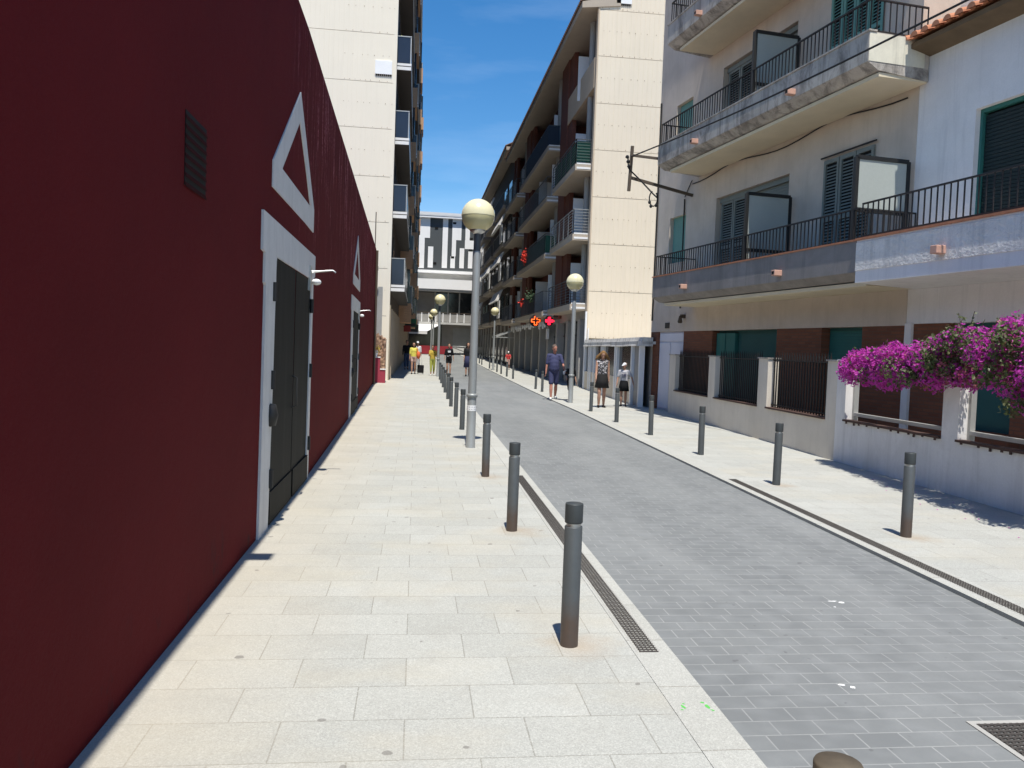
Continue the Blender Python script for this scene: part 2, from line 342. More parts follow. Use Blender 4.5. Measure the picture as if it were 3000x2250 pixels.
def dup(o, loc, label, rz=0, tilt=(0, 0)):
    r = o.copy(); COL.objects.link(r); r.location = loc; r.rotation_euler = (tilt[0], tilt[1], rz); r['label'] = label
    for c in kids(o):
        d = c.copy(); COL.objects.link(d); d.parent = r
        for g in kids(c):
            e = g.copy(); COL.objects.link(e); e.parent = d
    return r
def wallgrid(mb, u0, u1, z0, z1, v0, v1, holes):
    """wall slab in u/z with rectangular holes, made of column-merged boxes (u=x, v=y)"""
    us = sorted({u0, u1, *[h[0] for h in holes], *[h[1] for h in holes]}); us = [u for u in us if u0 <= u <= u1]
    for a, b in zip(us, us[1:]):
        c = (a+b)/2; hz = sorted((h[2], h[3]) for h in holes if h[0] < c < h[1]); z = z0
        for p, q in hz:
            if p > z: mb.box(a, b, v0, v1, z, p)
            z = max(z, q)
        if z < z1: mb.box(a, b, v0, v1, z, z1)
    return mb
def gz(Y): return .005*((Y-30)+math.sqrt((Y-30)**2+36))
def XL(Y): return 1.405+.0075*Y
def XR(Y): return 3.75+.029*Y if Y < 21 else 4.359+.011*(Y-21)
def WX(Y): return -1.235 if Y < 9 else -1.235-.018*(Y-9)

# ------------------------------------------------------------------ ground, road, pavements
YS = [-60, -40, -20, -8, -4, 0, 3, 6, 9, 12, 15, 18, 21, 24, 27, 30, 33, 36, 40, 44, 50, 56, 62, 70, 80, 92, 110, 140]
def strip(name, fx0, fx1, dz, mat, ys=YS):
    mb = MB(); vs, fs = [], []
    for y in ys: vs += [(fx0(y), y, gz(y)+dz), (fx1(y), y, gz(y)+dz)]
    for i in range(len(ys)-1): fs.append((2*i, 2*i+1, 2*i+3, 2*i+2))
    mb.add(vs, fs); o = mb.build(name, mat); return tag(o, None, None, kind='structure')
gys = [-400, -200, -100]+YS+[200, 400, 900]
strip('ground', lambda y: -600, lambda y: 600, -.06, 'far_ground', gys)
strip('road', lambda y: XL(y)-.3, lambda y: XR(y)+.3, -.03, 'road_pavers')
def slab(name, fx0, fx1, mat, top=0.0):
    mb = MB(); ys = YS
    for a, b in zip(ys, ys[1:]):
        mb.add([(fx0(a), a, gz(a)-.07), (fx1(a), a, gz(a)-.07), (fx1(b), b, gz(b)-.07), (fx0(b), b, gz(b)-.07), (fx0(a), a, gz(a)+top), (fx1(a), a, gz(a)+top), (fx1(b), b, gz(b)+top), (fx0(b), b, gz(b)+top)],
               [(4, 5, 6, 7), (0, 4, 7, 3), (1, 2, 6, 5)])
    return tag(mb.build(name, mat), None, None, kind='structure')
slab('pavement', lambda y: -2.6, lambda y: XL(y)-.2172, 'granite_paving')
slab('kerb', lambda y: XL(y)-.2155, lambda y: XL(y), 'granite_kerb', .001)
slab('pavement', lambda y: XR(y)+.2597, lambda y: 16, 'granite_paving')
slab('kerb', lambda y: XR(y), lambda y: XR(y)+.258, 'granite_kerb', .001)

# drain channels and the manhole grate
def drain(fx, y0, y1, label):
    t = thing('drain_grate', label, 'drain', (fx(y0), y0, 0), group='slotted drain channels along the kerbs')
    f = MB(); 
    f.hexa([(fx(y0), y0, -.02), (fx(y0)+.115, y0, -.02), (fx(y1)+.115, y1, -.02), (fx(y1), y1, -.02), (fx(y0), y0, .003), (fx(y0)+.115, y0, .003), (fx(y1)+.115, y1, .003), (fx(y1), y1, .003)])
    f.build('channel', 'dark_gap', t, world=True)
    g = MB(); y = y0
    while y < y1:
        x = fx(y); g.box(x+.004, x+.111, y, y+.012, .0035, .008); y += .028
    for k in range(5): g.bar((fx(y0)+.012+k*.0228, y0, .0052), (fx(y1)+.012+k*.0228, y1, .0052), .006, .005)
    g.build('grille', 'grate_iron', t, world=True)
    e = MB()
    for dx in (-.006, .121): e.bar((fx(y0)+dx, y0, .003), (fx(y1)+dx, y1, .003), .006, .005)
    e.build('rim', 'slot_edge', t, world=True)
drain(lambda y: XL(y)-.19, 4.16, 10.1, 'narrow iron drain channel in the left kerb beside the nearest bollards')
drain(lambda y: XR(y)+.09, -2, 10.1, 'narrow iron drain channel in the right kerb by the white garden wall')
t = thing('manhole_grate', 'square iron mesh grate with pale frame in the grey road', 'grate', (2.95, 3.0, -.03))
g = MB(); x0, x1, y0, y1 = 2.60, 3.3, 2.66, 3.33
g.box(x0, x1, y0, y1, -.05, -.0275); g.build('pit', 'dark_gap', t, world=True)
g = MB()
for k in range(22): g.box(x0, x1, y0+.01+k*.0305, y0+.024+k*.0305, .005-.03, .010-.03)
for k in range(22): g.box(x0+.01+k*.0318, x0+.022+k*.0318, y0, y1, .003-.03, .009-.03)
g.build('mesh', 'grate_iron', t, world=True)
g = MB(); g.box(x0-.028, x0, y0-.028, y1+.028, -.04, -.022); g.box(x1, x1+.028, y0-.028, y1+.028, -.04, -.022); g.box(x0, x1, y1, y1+.028, -.04, -.0221); g.box(x0, x1, y0-.028, y0, -.04, -.0221)
g.build('frame', 'slot_edge', t, world=True)
drain(lambda y: XR(y)+.09, 26.5, 33, 'second iron drain channel farther up the right kerb near the man in navy')
t = thing('service_cover', 'small dark rectangular iron cover set in the grey road', 'cover', (2.5, 24.5, -.03))
g = MB(); g.box(2.3, 2.75, 24.2, 24.65, -.04, -.022); g.build('lid', 'grate_iron', t, world=True)
g = MB(); g.box(2.27, 2.2999, 24.17, 24.68, -.04, -.023); g.box(2.7501, 2.78, 24.17, 24.68, -.04, -.023); g.box(2.3, 2.75, 24.17, 24.1999, -.04, -.023); g.box(2.3, 2.75, 24.6501, 24.68, -.04, -.023); g.build('frame', 'slot_edge', t, world=True)
def splat(name, label, pts, mat, z):
    mb = MB()
    for cx, cy, rx, ry in pts:
        n = 11; v = [(cx+rx*math.cos(2*math.pi*k/n)*random.uniform(.45, 1.15), cy+ry*math.sin(2*math.pi*k/n)*random.uniform(.45, 1.15), z) for k in range(n)]; mb.add(v, [list(range(n))])
    return tag(mb.build(name, mat), label, 'paint mark')
splat('paint_mark', 'white paint splash on road by the iron mesh grate', [(2.63, 2.9, .08, .06), (2.74, 2.84, .09, .05), (2.57, 2.86, .02, .03), (2.85, 2.8, .07, .06), (2.6, 2.96, .025, .012)], 'white_mark', -.0255)
splat('paint_mark', 'worn white paint dashes on the grey road beside the nearest bollard', [(2.02, 2.83, .045, .011), (2.08, 2.81, .05, .008), (2.05, 2.87, .02, .015), (1.98, 2.9, .02, .01), (2.1, 2.77, .05, .01)], 'white_mark', -.0255)
splat('paint_mark', 'small white paint drips on grey pavers in mid road', [(2.88, 5.12, .04, .012), (2.93, 5.09, .03, .018), (2.2, 3.78, .02, .012), (2.24, 3.75, .015, .02), (2.83, 5.0, .01, .01)], 'white_mark', -.0255)
splat('paint_mark', 'bright green sprayed bracket marks on pale kerb slab', [(1.27, 3.5, .012, .022), (1.255, 3.47, .01, .008), (1.385, 3.5, .012, .025), (1.395, 3.46, .009, .01), (1.28, 3.53, .01, .008), (1.375, 3.54, .01, .01)], 'green_paint_mark', .005)

# ------------------------------------------------------------------ red warehouse (left)
rw = thing('red_warehouse', 'long dark red windowless building with white painted triangles and black iron doors', 'building', (-1.235, -6, 0))
def roofz(y): return 4.93+.016*(y-8)
wy = [-6, 0, 4.43, 4.87, 7.0, 9.8, 9.801, 13, 17.6, 20.6, 26, 32]
mb = MB()
def wq(y0, y1, z0, z1):
    f = lambda z, y: z if z is not None else roofz(y)
    mb.hexa([(-13, y0, z0), (WX(y0), y0, z0), (WX(y1), y1, z0), (-13, y1, z0), (-13, y0, f(z1, y0)), (WX(y0), y0, f(z1, y0)), (WX(y1), y1, f(z1, y1)), (-13, y1, f(z1, y1))])
vs, fs = [], []
ys = [-6, 9, 14, 20, 26, 32]
for y in ys: vs += [(WX(y), y, -.05), (WX(y), y, roofz(y))]
for i in range(len(ys)-1): fs.append((2*i, 2*i+2, 2*i+3, 2*i+1))
mb.add(vs, fs)
mb.add([(WX(32), 32, -.05), (-13, 32, -.05), (-13, 32, roofz(32)), (WX(32), 32, roofz(32))], [(0, 1, 2, 3)])
mb.add([(WX(-6), -6, -.05), (-13, -6, -.05), (-13, -6, roofz(-6)), (WX(-6), -6, roofz(-6))], [(0, 1, 2, 3)])
mb.add([(-13, -6, -.05), (-13, 32, -.05), (-13, 32, roofz(32)), (-13, -6, roofz(-6))], [(0, 1, 2, 3)])
mb.build('wall', 'red_paint', rw, world=True)
mb = MB(); vs, fs = [], []
for y in ys: vs += [(WX(y)-.004, y, roofz(y)-.05), (WX(y)-.004, y, roofz(y)+.012), (-13, y, roofz(y)+.012), (-13, y, roofz(y)-.05)]
for i in range(len(ys)-1): fs += [tuple(4*i+a if a < 4 else 4*(i+1)+a-4 for a in q) for q in ((0, 4, 5, 1), (1, 5, 6, 2), (0, 3, 7, 4))]
fs += [(0, 1, 2, 3), (20, 21, 22, 23)]
mb.add(vs, fs); mb.build('coping', 'red_paint', rw, world=True)
def relief(poly, name, mat, parent, th=.012, base=0.0, hole=None):
    """flat shape on the red wall, poly in (y,z)"""
    mb = MB(); n = len(poly)
    o = [(WX(y)+base+th, y, z) for y, z in poly]; i = [(WX(y)-.02, y, z) for y, z in poly]
    if hole:
        ho = [(WX(y)+base+th, y, z) for y, z in hole]; hi = [(WX(y)-.02, y, z) for y, z in hole]; k = len(hole)
        mb.add(o+ho, [(j, (j+1) % n, n+(j+1) % n, n+j) for j in range(n)])
        mb.add(ho+hi, [(j, (j+1) % k, k+(j+1) % k, k+j) for j in range(k)])
    else: mb.add(o, [list(range(n))])
    mb.add(o+i, [(j, (j+1) % n, n+(j+1) % n, n+j) for j in range(n)])
    return mb.build(name, mat, parent, world=True)
def door_set(dy, s=1.0):
    relief([(8.41+dy, 4.12), (6.97+dy, 3.12), (6.97+dy, 2.9), (9.75+dy, 2.9), (9.75+dy, 3.16)], 'triangle_trim', 'trim_paint', rw,
           hole=[(8.41+dy, 3.83), (7.42+dy, 3.15), (7.42+dy, 3.14), (9.38+dy, 3.14), (9.38+dy, 3.15)])
    out = [(6.62, .0), (6.68, 1.2), (6.70, 2.06), (6.66, 2.08), (6.66, 2.32), (6.55, 2.33), (6.55, 2.64), (9.95, 2.64), (9.95, 2.4), (9.8, 2.36), (9.72, .0)]
    inn = [(7.03, .0), (7.12, 1.2), (7.16, 2.05), (7.17, 2.08), (7.17, 2.2), (7.18, 2.3), (7.2, 2.34), (9.62, 2.34), (9.62, 2.3), (9.61, 2.2), (9.5, .0)]
    relief([(y+dy, z) for y, z in out], 'door_surround', 'trim_paint', rw, th=.02, hole=[(y+dy, z) for y, z in inn])
    for a, b in ((7.06, 8.335), (8.365, 9.56)):
        ab, bb = a+(-.0 if a < 8 else 0), b
        d = relief([(a+dy, .03), (b+dy, .03), (b+dy+.03, 2.33), (a+dy+.06, 2.33)], 'door', 'black_iron_door', rw, th=.006)
        r = MB()
        y0, y1 = a+dy+.04, b+dy-.03
        r.box(WX(y0)+.004, WX(y0)+.02, y0, y1, .02, .3); r.build('kick_plate', 'black_iron_door', d, org=rw)
        for z in (.35, 1.2, 1.95):
            h = MB()
            yy = a+dy-.01 if a < 8 else b+dy+.03
            h.tube([(WX(yy)+.03, yy, z), (WX(yy)+.03, yy, z+.16)], .022, 8)
            h.build('hinge', 'black_metal', d, org=rw)
        if a < 8:
            h = MB(); yy = b+dy-.08; h.tube([(WX(yy)+.01, yy, .95), (WX(yy)+.06, yy, .97), (WX(yy)+.06, yy, 1.25), (WX(yy)+.01, yy, 1.27)], .011, 6); h.build('handle', 'black_metal', d, org=rw)
            h = MB(); yy = a+dy-.04; h.lathe([(.0, -.1), (.05, -.09), (.07, 0), (.05, .09), (0, .1)], (WX(yy)+.02, yy, .98), 12); h.build('door_stop', 'black_metal', d, org=rw)
    # dark reveal behind the leaves
    relief([(7.0+dy, .01), (9.66+dy, .01), (9.66+dy, 2.34), (7.1+dy, 2.34)], 'reveal', 'dark_gap', rw, th=.003)
    yb = 9.42+dy; x = WX(yb)
    fl = MB(); fl.box(x+.005, x+.035, yb-.05, yb+.05, 2.2, 2.48); fl.build('lamp_bracket', 'silver_metal', rw, world=True)
    arm = MB(); 
    for k in (0, .045): arm.tube([(x+.03, yb+k, 2.42-k*.3), (x+.12, yb+.02+k, 2.425), (x+.27, yb+.03+k, 2.44), (x+.3, yb+.03+k, 2.42)], .009, 8)
    arm.build('lamp_arm', 'silver_metal', rw, world=True)
    hd = MB(); hd.ell((x+.09, yb+.02, 2.3), (.055, .09, .035)); hd.build('lamp_head', 'white_paint', rw, world=True)
door_set(0); door_set(10.75)
v = MB(); v.box(WX(4)-.05, WX(4)+.004, 4.44, 4.86, 2.42, 2.81); vent = v.build('vent', 'dark_gap', rw, world=True)
v = MB()
for k in range(8): v.hexa([(WX(4)+.003, 4.44, 2.43+k*.05), (WX(4)+.010, 4.44, 2.41+k*.05), (WX(4)+.010, 4.86, 2.41+k*.05), (WX(4)+.003, 4.86, 2.43+k*.05), (WX(4)+.003, 4.44, 2.441+k*.05), (WX(4)+.010, 4.44, 2.418+k*.05), (WX(4)+.010, 4.86, 2.418+k*.05), (WX(4)+.003, 4.86, 2.441+k*.05)])
v.build('vent_slat', 'vent_brown', rw, world=True)
c = MB(); c.tube([(WX(5)+.006, 5.25, 4.2), (WX(5)+.006, 5.27, 4.0), (WX(5)+.006, 5.24, 3.75)], .006, 5); c.tube([(WX(5)+.03, 5.5, 4.25), (WX(5)+.03, 5.62, 4.1), (WX(5)+.02, 5.66, 4.02)], .012, 6)
c.build('cable_stub', 'black_metal', rw, world=True)
for y in (4.22,):
    s = MB(); s.box(WX(y)-.1, WX(y)+.16, y-.08, y+.08, roofz(y)-.02, roofz(y)+.06); s.build('roof_spout', 'spout_clay', rw, world=True)
p = MB(); p.tube([(WX(31.6)+.06, 31.5, .05), (WX(31.6)+.06, 31.5, 5.2)], .045, 8); p.build('downpipe', 'iron_brown', rw, world=True)
p = MB(); p.tube([(-1.62, 33.4, 2.0), (-1.62, 33.4, 3.9)], .05, 8); p.box(-1.6, -1.42, 33.35, 33.5, 1.9, 3.95)
tag(p.build('drainpipe', 'galvanised'), 'grey drainpipes side by side at far end of red wall', 'pipe')
p = MB(); p.tube([(-1.75, 33.0, 3.0), (-1.75, 33.0, 6.9)], .022, 6); p.tube([(-1.75, 33.0, 4.6), (-1.6, 33.0, 4.62)], .05, 6)
tag(p.build('antenna_mast', 'iron_brown'), 'thin rusty mast standing up beside the far end of the red building', 'mast')
# pink step wall, rubble wall, planter
t = thing('low_wall', 'low pink painted wall with a step in its top beside the red building', 'wall', (-1.45, 33, gz(33)))
p = MB(); p.box(-1.75, -1.42, 32.8, 33.0, 0, 1.06); p.box(-1.4201, -1.2, 32.805, 33.0, 0, .58); p.build('wall', 'pink_paint', t, world=True)
p = MB(); p.box(-1.76, -1.41, 32.78, 33.02, 1.061, 1.1); p.box(-1.409, -1.19, 32.78, 33.02, .581, .62); p.build('coping', 'white_paint', t, world=True)
mb = MB(); n = 14
vs = []; 
for i in range(n+1):
    x = -2.1+.88*i/n; h = 2.12-.25*i/n+random.uniform(-.1, .1)
    vs += [(x, 33.25+random.uniform(-.03, .03), 0), (x, 33.25+random.uniform(-.05, .05), h), (x, 33.7, h+.05), (x, 33.7, 0)]
fs = []
for i in range(n): fs += [tuple(4*i+a if a < 4 else 4*(i+1)+a-4 for a in q) for q in ((0, 4, 5, 1), (1, 5, 6, 2), (2, 6, 7, 3))]
fs += [(0, 1, 2, 3), (4*n, 4*n+1, 4*n+2, 4*n+3)]
mb.add(vs, fs); tag(mb.build('rubble_wall', 'rubble_stone'), 'broken rubble stone wall stub behind the pink step wall', 'wall')
p = MB(); p.lathe([(.07, 0), (.11, .22), (.1, .24)], (-1.62, 32.9, 1.1), 12); t = thing('flower_pot', 'small pot with yellow plant on top of pink wall', 'flower pot', (-1.62, 32.9, 1.1))
p.build('pot', 'white_paint', t, world=True)
p = MB()
for k in range(60):
    a = Vector((-1.62+random.gauss(0, .09), 32.9+random.gauss(0, .08), 1.45+random.gauss(0, .1))); b = Vector((random.uniform(-1, 1), random.uniform(-1, 1), random.uniform(-1, 1))).normalized()*.05; c2 = b.orthogonal()*.8
    p.add([a, a+b, a+b+c2, a+c2], [(0, 1, 2, 3)])
p.build('leaves', 'mustard_cloth', t, world=True)

# ------------------------------------------------------------------ cream-panelled gables
def gable(bld, x0, x1, y, zjs, ztop, zlow, mat, edge, plaque, vis):
    """big ribbed panel rows on an end wall facing the camera; zjs joint heights"""
    mb = MB(); mb.box(x0, x1, y+.06, y+.3, -.05, ztop); mb.build('gable_backing', 'panel_backing', bld, world=True)
    zz = [zlow]+zjs+[ztop]
    mb = MB()
    for a, b in zip(zz, zz[1:]):
        x = x0
        while x < x1-.01:   # shallow vertical ribs
            w = min(.20, x1-x); mb.box(x+.004, x+w-.004, y, y+.0605, a+.018, b); x += w
        mb.box(x0+.001, x1-.001, y+.009, y+.0602, a+.019, b-.001)
    mb.build('gable_panel', mat, bld, world=True)
    mb = MB()
    for i, (a, b) in enumerate(zip(zz, zz[1:])):
        for zc in (a+(b-a)*.55, a+.07):
            x = vis[0]+random.uniform(.05, .2)
            while x < vis[1]:
                s = random.uniform(.008, .015); h = random.uniform(.8, 2.6) if random.random() < .3 else 1
                mb.box(x-s, x+s, y-.012, y+.001, zc-s*h+random.uniform(-.01, .01), zc+s); x += random.uniform(.18, .42)
    mb.build('bolt_pattern', 'rust_bolt', bld, world=True)['kind'] = 'stuff'
    a, b, c, d = plaque
    pl = MB(); pl.box(a, b, y-.05, y-.006, c, d); pl.build('plaque', 'white_paint', bld, bevel=.01, world=True)
    pl = MB(); k = a+.04
    while k < b-.03: pl.box(k, k+.05, y-.035, y-.012, c-.07, c-.001); k += .085
    pl.build('plaque_fringe', 'dark_gap', bld, world=True)

# left block --------------------------------------------------------
GL = 35.0; FX = -1.17
lb = thing('apartment_block', 'tall left apartment block with cream panelled end wall and dark balcony side', 'building', (FX, GL, 0))
s_ = lambda z: (z-1.62)*.972+1.62
gable(lb, -11, FX, GL, [s_(z) for z in (2.85, 4.93, 6.94, 8.92, 10.99, 12.98, 15.06, 17.1, 19.2, 21.3, 23.4)], 26.5, .02, 'cream_panel', None, (s_(0)*0-2.07, -1.36, s_(13.33), s_(13.92)), (-3.4, FX-.1))
mb = MB(); mb.box(FX-.14, FX+.001, GL-.006, GL+.1, .0, 26.4); mb.build('edge_trim', 'cream_panel', lb, world=True)
def lx(y): return FX+.007*(y-GL)
mb = MB()
mb.hexa([(-11, GL+.3, -.05), (lx(GL), GL+.3, -.05), (lx(88), 88, -.05), (-11, 88, -.05), (-11, GL+.3, 26.4), (lx(GL), GL+.3, 26.4), (lx(88), 88, 26.4), (-11, 88, 26.4)])
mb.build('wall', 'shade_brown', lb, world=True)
mb = MB(); mb.box(-11.3, FX+.9, GL-.2, 88.3, 26.41, 26.7); mb.build('roof', 'pale_concrete', lb, world=True)
for k, z in enumerate((4.2, 7.35, 10.5, 13.65, 16.8, 19.95, 23.1)):
    for (ya, yb, pr) in ((GL+.35, 47.5, .60), (51.5, 62, .74), (66, 76, .8), (79, 87, .85)):
        xa = lx(ya)
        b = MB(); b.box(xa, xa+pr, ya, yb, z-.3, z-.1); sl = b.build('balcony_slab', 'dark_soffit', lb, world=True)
        b = MB(); b.box(xa, xa+pr+.01, ya-.01, yb, z-.0999, z); b.box(xa, xa+pr, ya-.012, ya-.001, z-.28, z-.14); b.build('slab_trim', 'off_white', sl, org=lb)
        g = MB()
        if k == 0: g.box(xa+.02, xa+pr-.02, ya+.02, ya+.05, z+.03, z+1.12)
        else: g.box(xa+.02, xa+pr-.02, ya+.02, ya+.04, z+.03, z+1.12)
        g.box(xa+pr-.05, xa+pr-.03, ya+.02, yb-.02, z+.03, z+1.12)
        g.build('balcony_glass', 'blue_glass', lb, world=True)
        r = MB(); r.bar((xa, ya+.03, z+1.14), (xa+pr, ya+.03, z+1.14), .05, .04); r.bar((xa+pr-.03, ya, z+1.14), (xa+pr-.03, yb, z+1.14), .05, .04)
        r.bar((xa+pr-.03, ya+.03, z), (xa+pr-.03, ya+.03, z+1.12), .04)
        r.build('balcony_rail', 'galvanised', lb, world=True)
        for q in range(2):
            d = MB(); yy = ya+1.2+q*(yb-ya)*.5; d.box(xa-.02, xa+.03, yy, yy+2.0, z+.02, z+2.2); d.build('window', 'dark_glass', lb, world=True)
    for (y, x1) in ((48.2, .72), (63.5, .86), (77, .95)):
        b = MB(); b.box(lx(y)-.01, lx(y)+x1, y, y+2.8, z-1.25, z-.12); b.build('bay_wall', 'orange_brick', lb, world=True)
        b = MB(); b.box(lx(y)-.01, lx(y)+x1-.12, y+.1, y+2.7, z-.119, z+1.89); b.build('window', 'dark_glass', lb, world=True)
# ground floor: shutters, pilasters, hazard strip
for i in range(22):
    y = GL+1.6+i*1.9; sh = MB(); sh.box(lx(y)-.01, lx(y)+.07, y, y+.28, gz(y), 3.2); sh.build('pilaster', 'loggia_cream', lb, world=True)
    y = GL+1.95+i*1.9; sh = MB(); sh.box(lx(y)-.01, lx(y)+.02, y, y+1.4, gz(y)+.1, 2.7); sh.build('shop_window', 'shop_glass', lb, world=True)
sh = MB()
for i in range(9): sh.hexa([(lx(36), 35.4, .3+i*.17), (lx(36)+.012, 35.4, .3+i*.17), (lx(36)+.012, 35.75, .38+i*.17), (lx(36), 35.75, .38+i*.17), (lx(36), 35.4, .38+i*.17), (lx(36)+.012, 35.4, .38+i*.17), (lx(36)+.012, 35.75, .46+i*.17), (lx(36), 35.75, .46+i*.17)])
sh.build('hazard_stripe', 'sign_dark', lb, world=True)
sh = MB(); sh.box(FX-.01, FX+.05, GL+.1, GL+.34, 0, 3.3); sh.build('corner_post', 'hazard_yellow', lb, world=True)
# hanging shop signs
for (y, z0, z1, m_, la, x1) in ((62, 3.0, 3.62, 'sign_green', 'dark hanging shop sign with green top on left block', .95), (58, 2.55, 3.0, 'sign_red', 'dark red hanging shop sign on left block', .6), (70, 2.75, 3.4, 'sign_dark', 'black box sign hanging over left pavement by white awning', 1.1)):
    t = thing('hanging_sign', la, 'sign', (lx(y), y, z0)); b = MB(); b.box(lx(y)+.1, lx(y)+x1, y, y+.15, z0, z1); b.build('panel', m_, t, bevel=.02, world=True)
    b = MB(); b.bar((lx(y), y+.07, z1-.1), (lx(y)+.12, y+.07, z1-.1), .05); b.build('bracket', 'black_metal', t, world=True)
    if m_ == 'sign_green':
        b = MB(); b.box(lx(y)+.15, lx(y)+x1-.05, y-.012, y-.001, z0+.05, z0+.28); b.build('panel_face', 'sign_dark', t, world=True)

# right block -------------------------------------------------------
GR = 33.5; RX = 7.13
rb = thing('apartment_block', 'right apartment block with tan panelled end wall, brick piers and railed loggias', 'building', (RX, GR, 0))
gable(rb, RX, 15, GR, [s_(z) for z in (4.23, 6.27, 8.3, 10.31, 12.3, 14.3, 16.26, 18.3)], 19.2, 2.16, 'tan_panel', None, (7.86, 8.52, s_(16.57), s_(17.2)), (RX+.1, 10.3))
mb = MB(); mb.box(RX-.012, RX+.05, GR-.02, GR+.28, 2.1, 16.2); mb.build('edge_trim', 'loggia_cream', rb, world=True)
BX = 8.05
mb = MB(); mb.box(BX, 15, GR+.301, 62, -.05, 16.3); mb.build('wall', 'brown_render', rb, world=True)
bays = [(33.82, 39.7), (41.5, 52.9), (54.8, 61.6)]
for a, b in ((39.7, 41.5), (52.9, 54.8), (61.6, 62.0)):
    mb = MB(); mb.box(RX-.05, BX+.01, a, b, 3.2, 16.3); mb.build('brick_pier', 'brown_render', rb, world=True)
ex = 6.42
mb = MB(); mb.hexa([(ex, GR-.05, 15.85), (BX, GR-.05, 16.05), (BX, 62.2, 16.05), (ex, 62.2, 15.85), (ex, GR-.05, 16.1), (BX, GR-.05, 16.5), (BX, 62.2, 16.5), (ex, 62.2, 16.1)])
mb.build('eave', 'soffit_cream', rb, world=True)
def tile_roof(bld, x0, z0, x1, z1, ya, yb, pitch=.24, mat='old_tile', name='roof'):
    mb = MB(); y = ya; n = 7
    while y < yb:
        vs, fs = [], []
        for (x, z) in ((x0-.08, z0), (x1, z1)):
            for k in range(n+1):
                a = math.pi*k/n; vs.append((x, y+pitch/2-math.cos(a)*pitch*.36, z+math.sin(a)*pitch*.36))
        for k in range(n): fs.append((k, k+1, n+2+k, n+1+k))
        fs.append(list(range(n+1)))
        mb.add(vs, fs); y += pitch
    mb.add([(x0-.02, ya, z0), (x0-.02, yb, z0), (x1, yb, z1), (x1, ya, z1)], [(0, 1, 2, 3)])
    return mb.build(name, mat, bld, world=True)
tile_roof(rb, ex, 16.13, 11, 18.6, GR, 62.2)
gd = MB()
for k in range(55):
    y = GR+.3+random.random()*7; gd.box(ex+.25, ex+.28, y, y+.03, 16, 16+random.uniform(.3, .8))
gd.build('roof_plant', 'leaf_dark', rb, world=True)
def railing(mb, pts, h, step=.13, th=.016, posts=True, top=.04, horiz=0, z0=.06):
    """bars along a polyline of 3D points (base line)"""
    for a, b in zip(pts, pts[1:]):
        a, b = Vector(a), Vector(b); L = (b-a).length; n = max(1, int(L/step)); Z = Vector((0, 0, 1))
        mb.bar(a+Z*h, b+Z*h, top, top*.7); mb.bar(a+Z*z0, b+Z*z0, th*1.4)
        if horiz:
            for k in range(1, horiz): mb.bar(a+Z*(z0+(h-z0)*k/horiz), b+Z*(z0+(h-z0)*k/horiz), th)
            n = max(1, int(L/1.0))
        for k in range(n+1):
            p = a.lerp(b, k/n); mb.bar(p+Z*(0 if horiz else z0), p+Z*h, th*(1.8 if horiz else 1))
FZ = [3.62, 6.58, 9.52, 12.15]
bx = 6.45
for bi, (ya, yb) in enumerate(bays):
    for k, z in enumerate(FZ):
        solid = (bi == 0 and k == 3)
        if solid: z = 13.0
        s = MB(); s.box(RX+.0 if solid else bx, BX+.02, ya, yb, z-.26, z); s.build('balcony_slab', 'soffit_cream', rb, world=True)
        if solid:
            s = MB(); s.box(RX-.03, RX+.1, ya-.02, yb, z-.262, z+1.0); s.build('parapet', 'loggia_cream', rb, world=True)
        else:
            r = MB(); railing(r, [(bx+.03, yb-.03, z), (bx+.03, ya+.05, z), (RX, ya+.05, z)], 1.05, .24, .018, horiz=8 if (k in (0, 1, 2) and bi == 0) else 0)
            r.build('railing', 'lamp_neck' if bi else 'galvanised' if k == 1 else 'lamp_neck', rb, world=True)
            c = MB(); c.box(bx+.06, RX-.02, ya+.0, ya+.01, z+.001, z+.05); c.box(bx+.06, RX-.02, ya-.012, ya+.0, z-.2, z-.12); c.build('slab_trim', 'white_paint', rb, world=True)
        if (bi, k) in ((0, 2), (1, 1)):
            r = MB(); r.box(bx+.06, bx+.068, ya+.1, yb-.4, z+.1, z+.98); r.box(bx+.07, RX-.05, ya+.07, ya+.078, z+.1, z+.98); r.build('railing_mesh', 'green_mesh', rb, world=True)
        if (bi, k) == (1, 3):
            r = MB(); r.box(bx+.0, bx+.012, ya+.1, yb-3, z+.02, z+1.02); r.box(bx+.0, RX-.1, ya+.02, ya+.03, z+.02, z+1.02); r.build('railing_cloth', 'blue_cloth', rb, world=True)
        p = MB(); zt = (12.739 if (bi == 0 and k == 2) else FZ[k+1]-.261) if k < 3 else 15.95
        p.lathe([(.15, z+.001), (.15, zt)], (RX+.15, ya+1.3, 0), 16); p.build('pillar', 'pier_grey', rb, world=True)
        for q, yy in enumerate((ya+2.2, yb-2.4)):
            d = MB(); d.box(BX-.05, BX+.004, yy, yy+1.5, z+.02, z+2.15); w = d.build('window', 'window_white', rb, world=True)
            d = MB(); d.box(BX-.058, BX-.051, yy+.12, yy+1.38, z+.15, z+2.03)
            d.build('pane', 'dark_glass' if q else 'window_white', w, org=rb)
        for yy in ((ya+2.9,) if bi == 0 else (ya+1.6, ya+6.2)): d = MB(); d.box(RX-.15, RX+.62, yy, yy+.05, z+.05, z+2.05); d.build('divider', 'panel_white', rb, world=True)
        # upper-storey brick infill left and right of the loggia
        b = MB(); b.box(RX+.02, RX+.22, yb-1.0, yb+.02, z+.002, zt+.2 if k == 3 else zt); b.build('brick_pier', 'brown_render', rb, world=True)
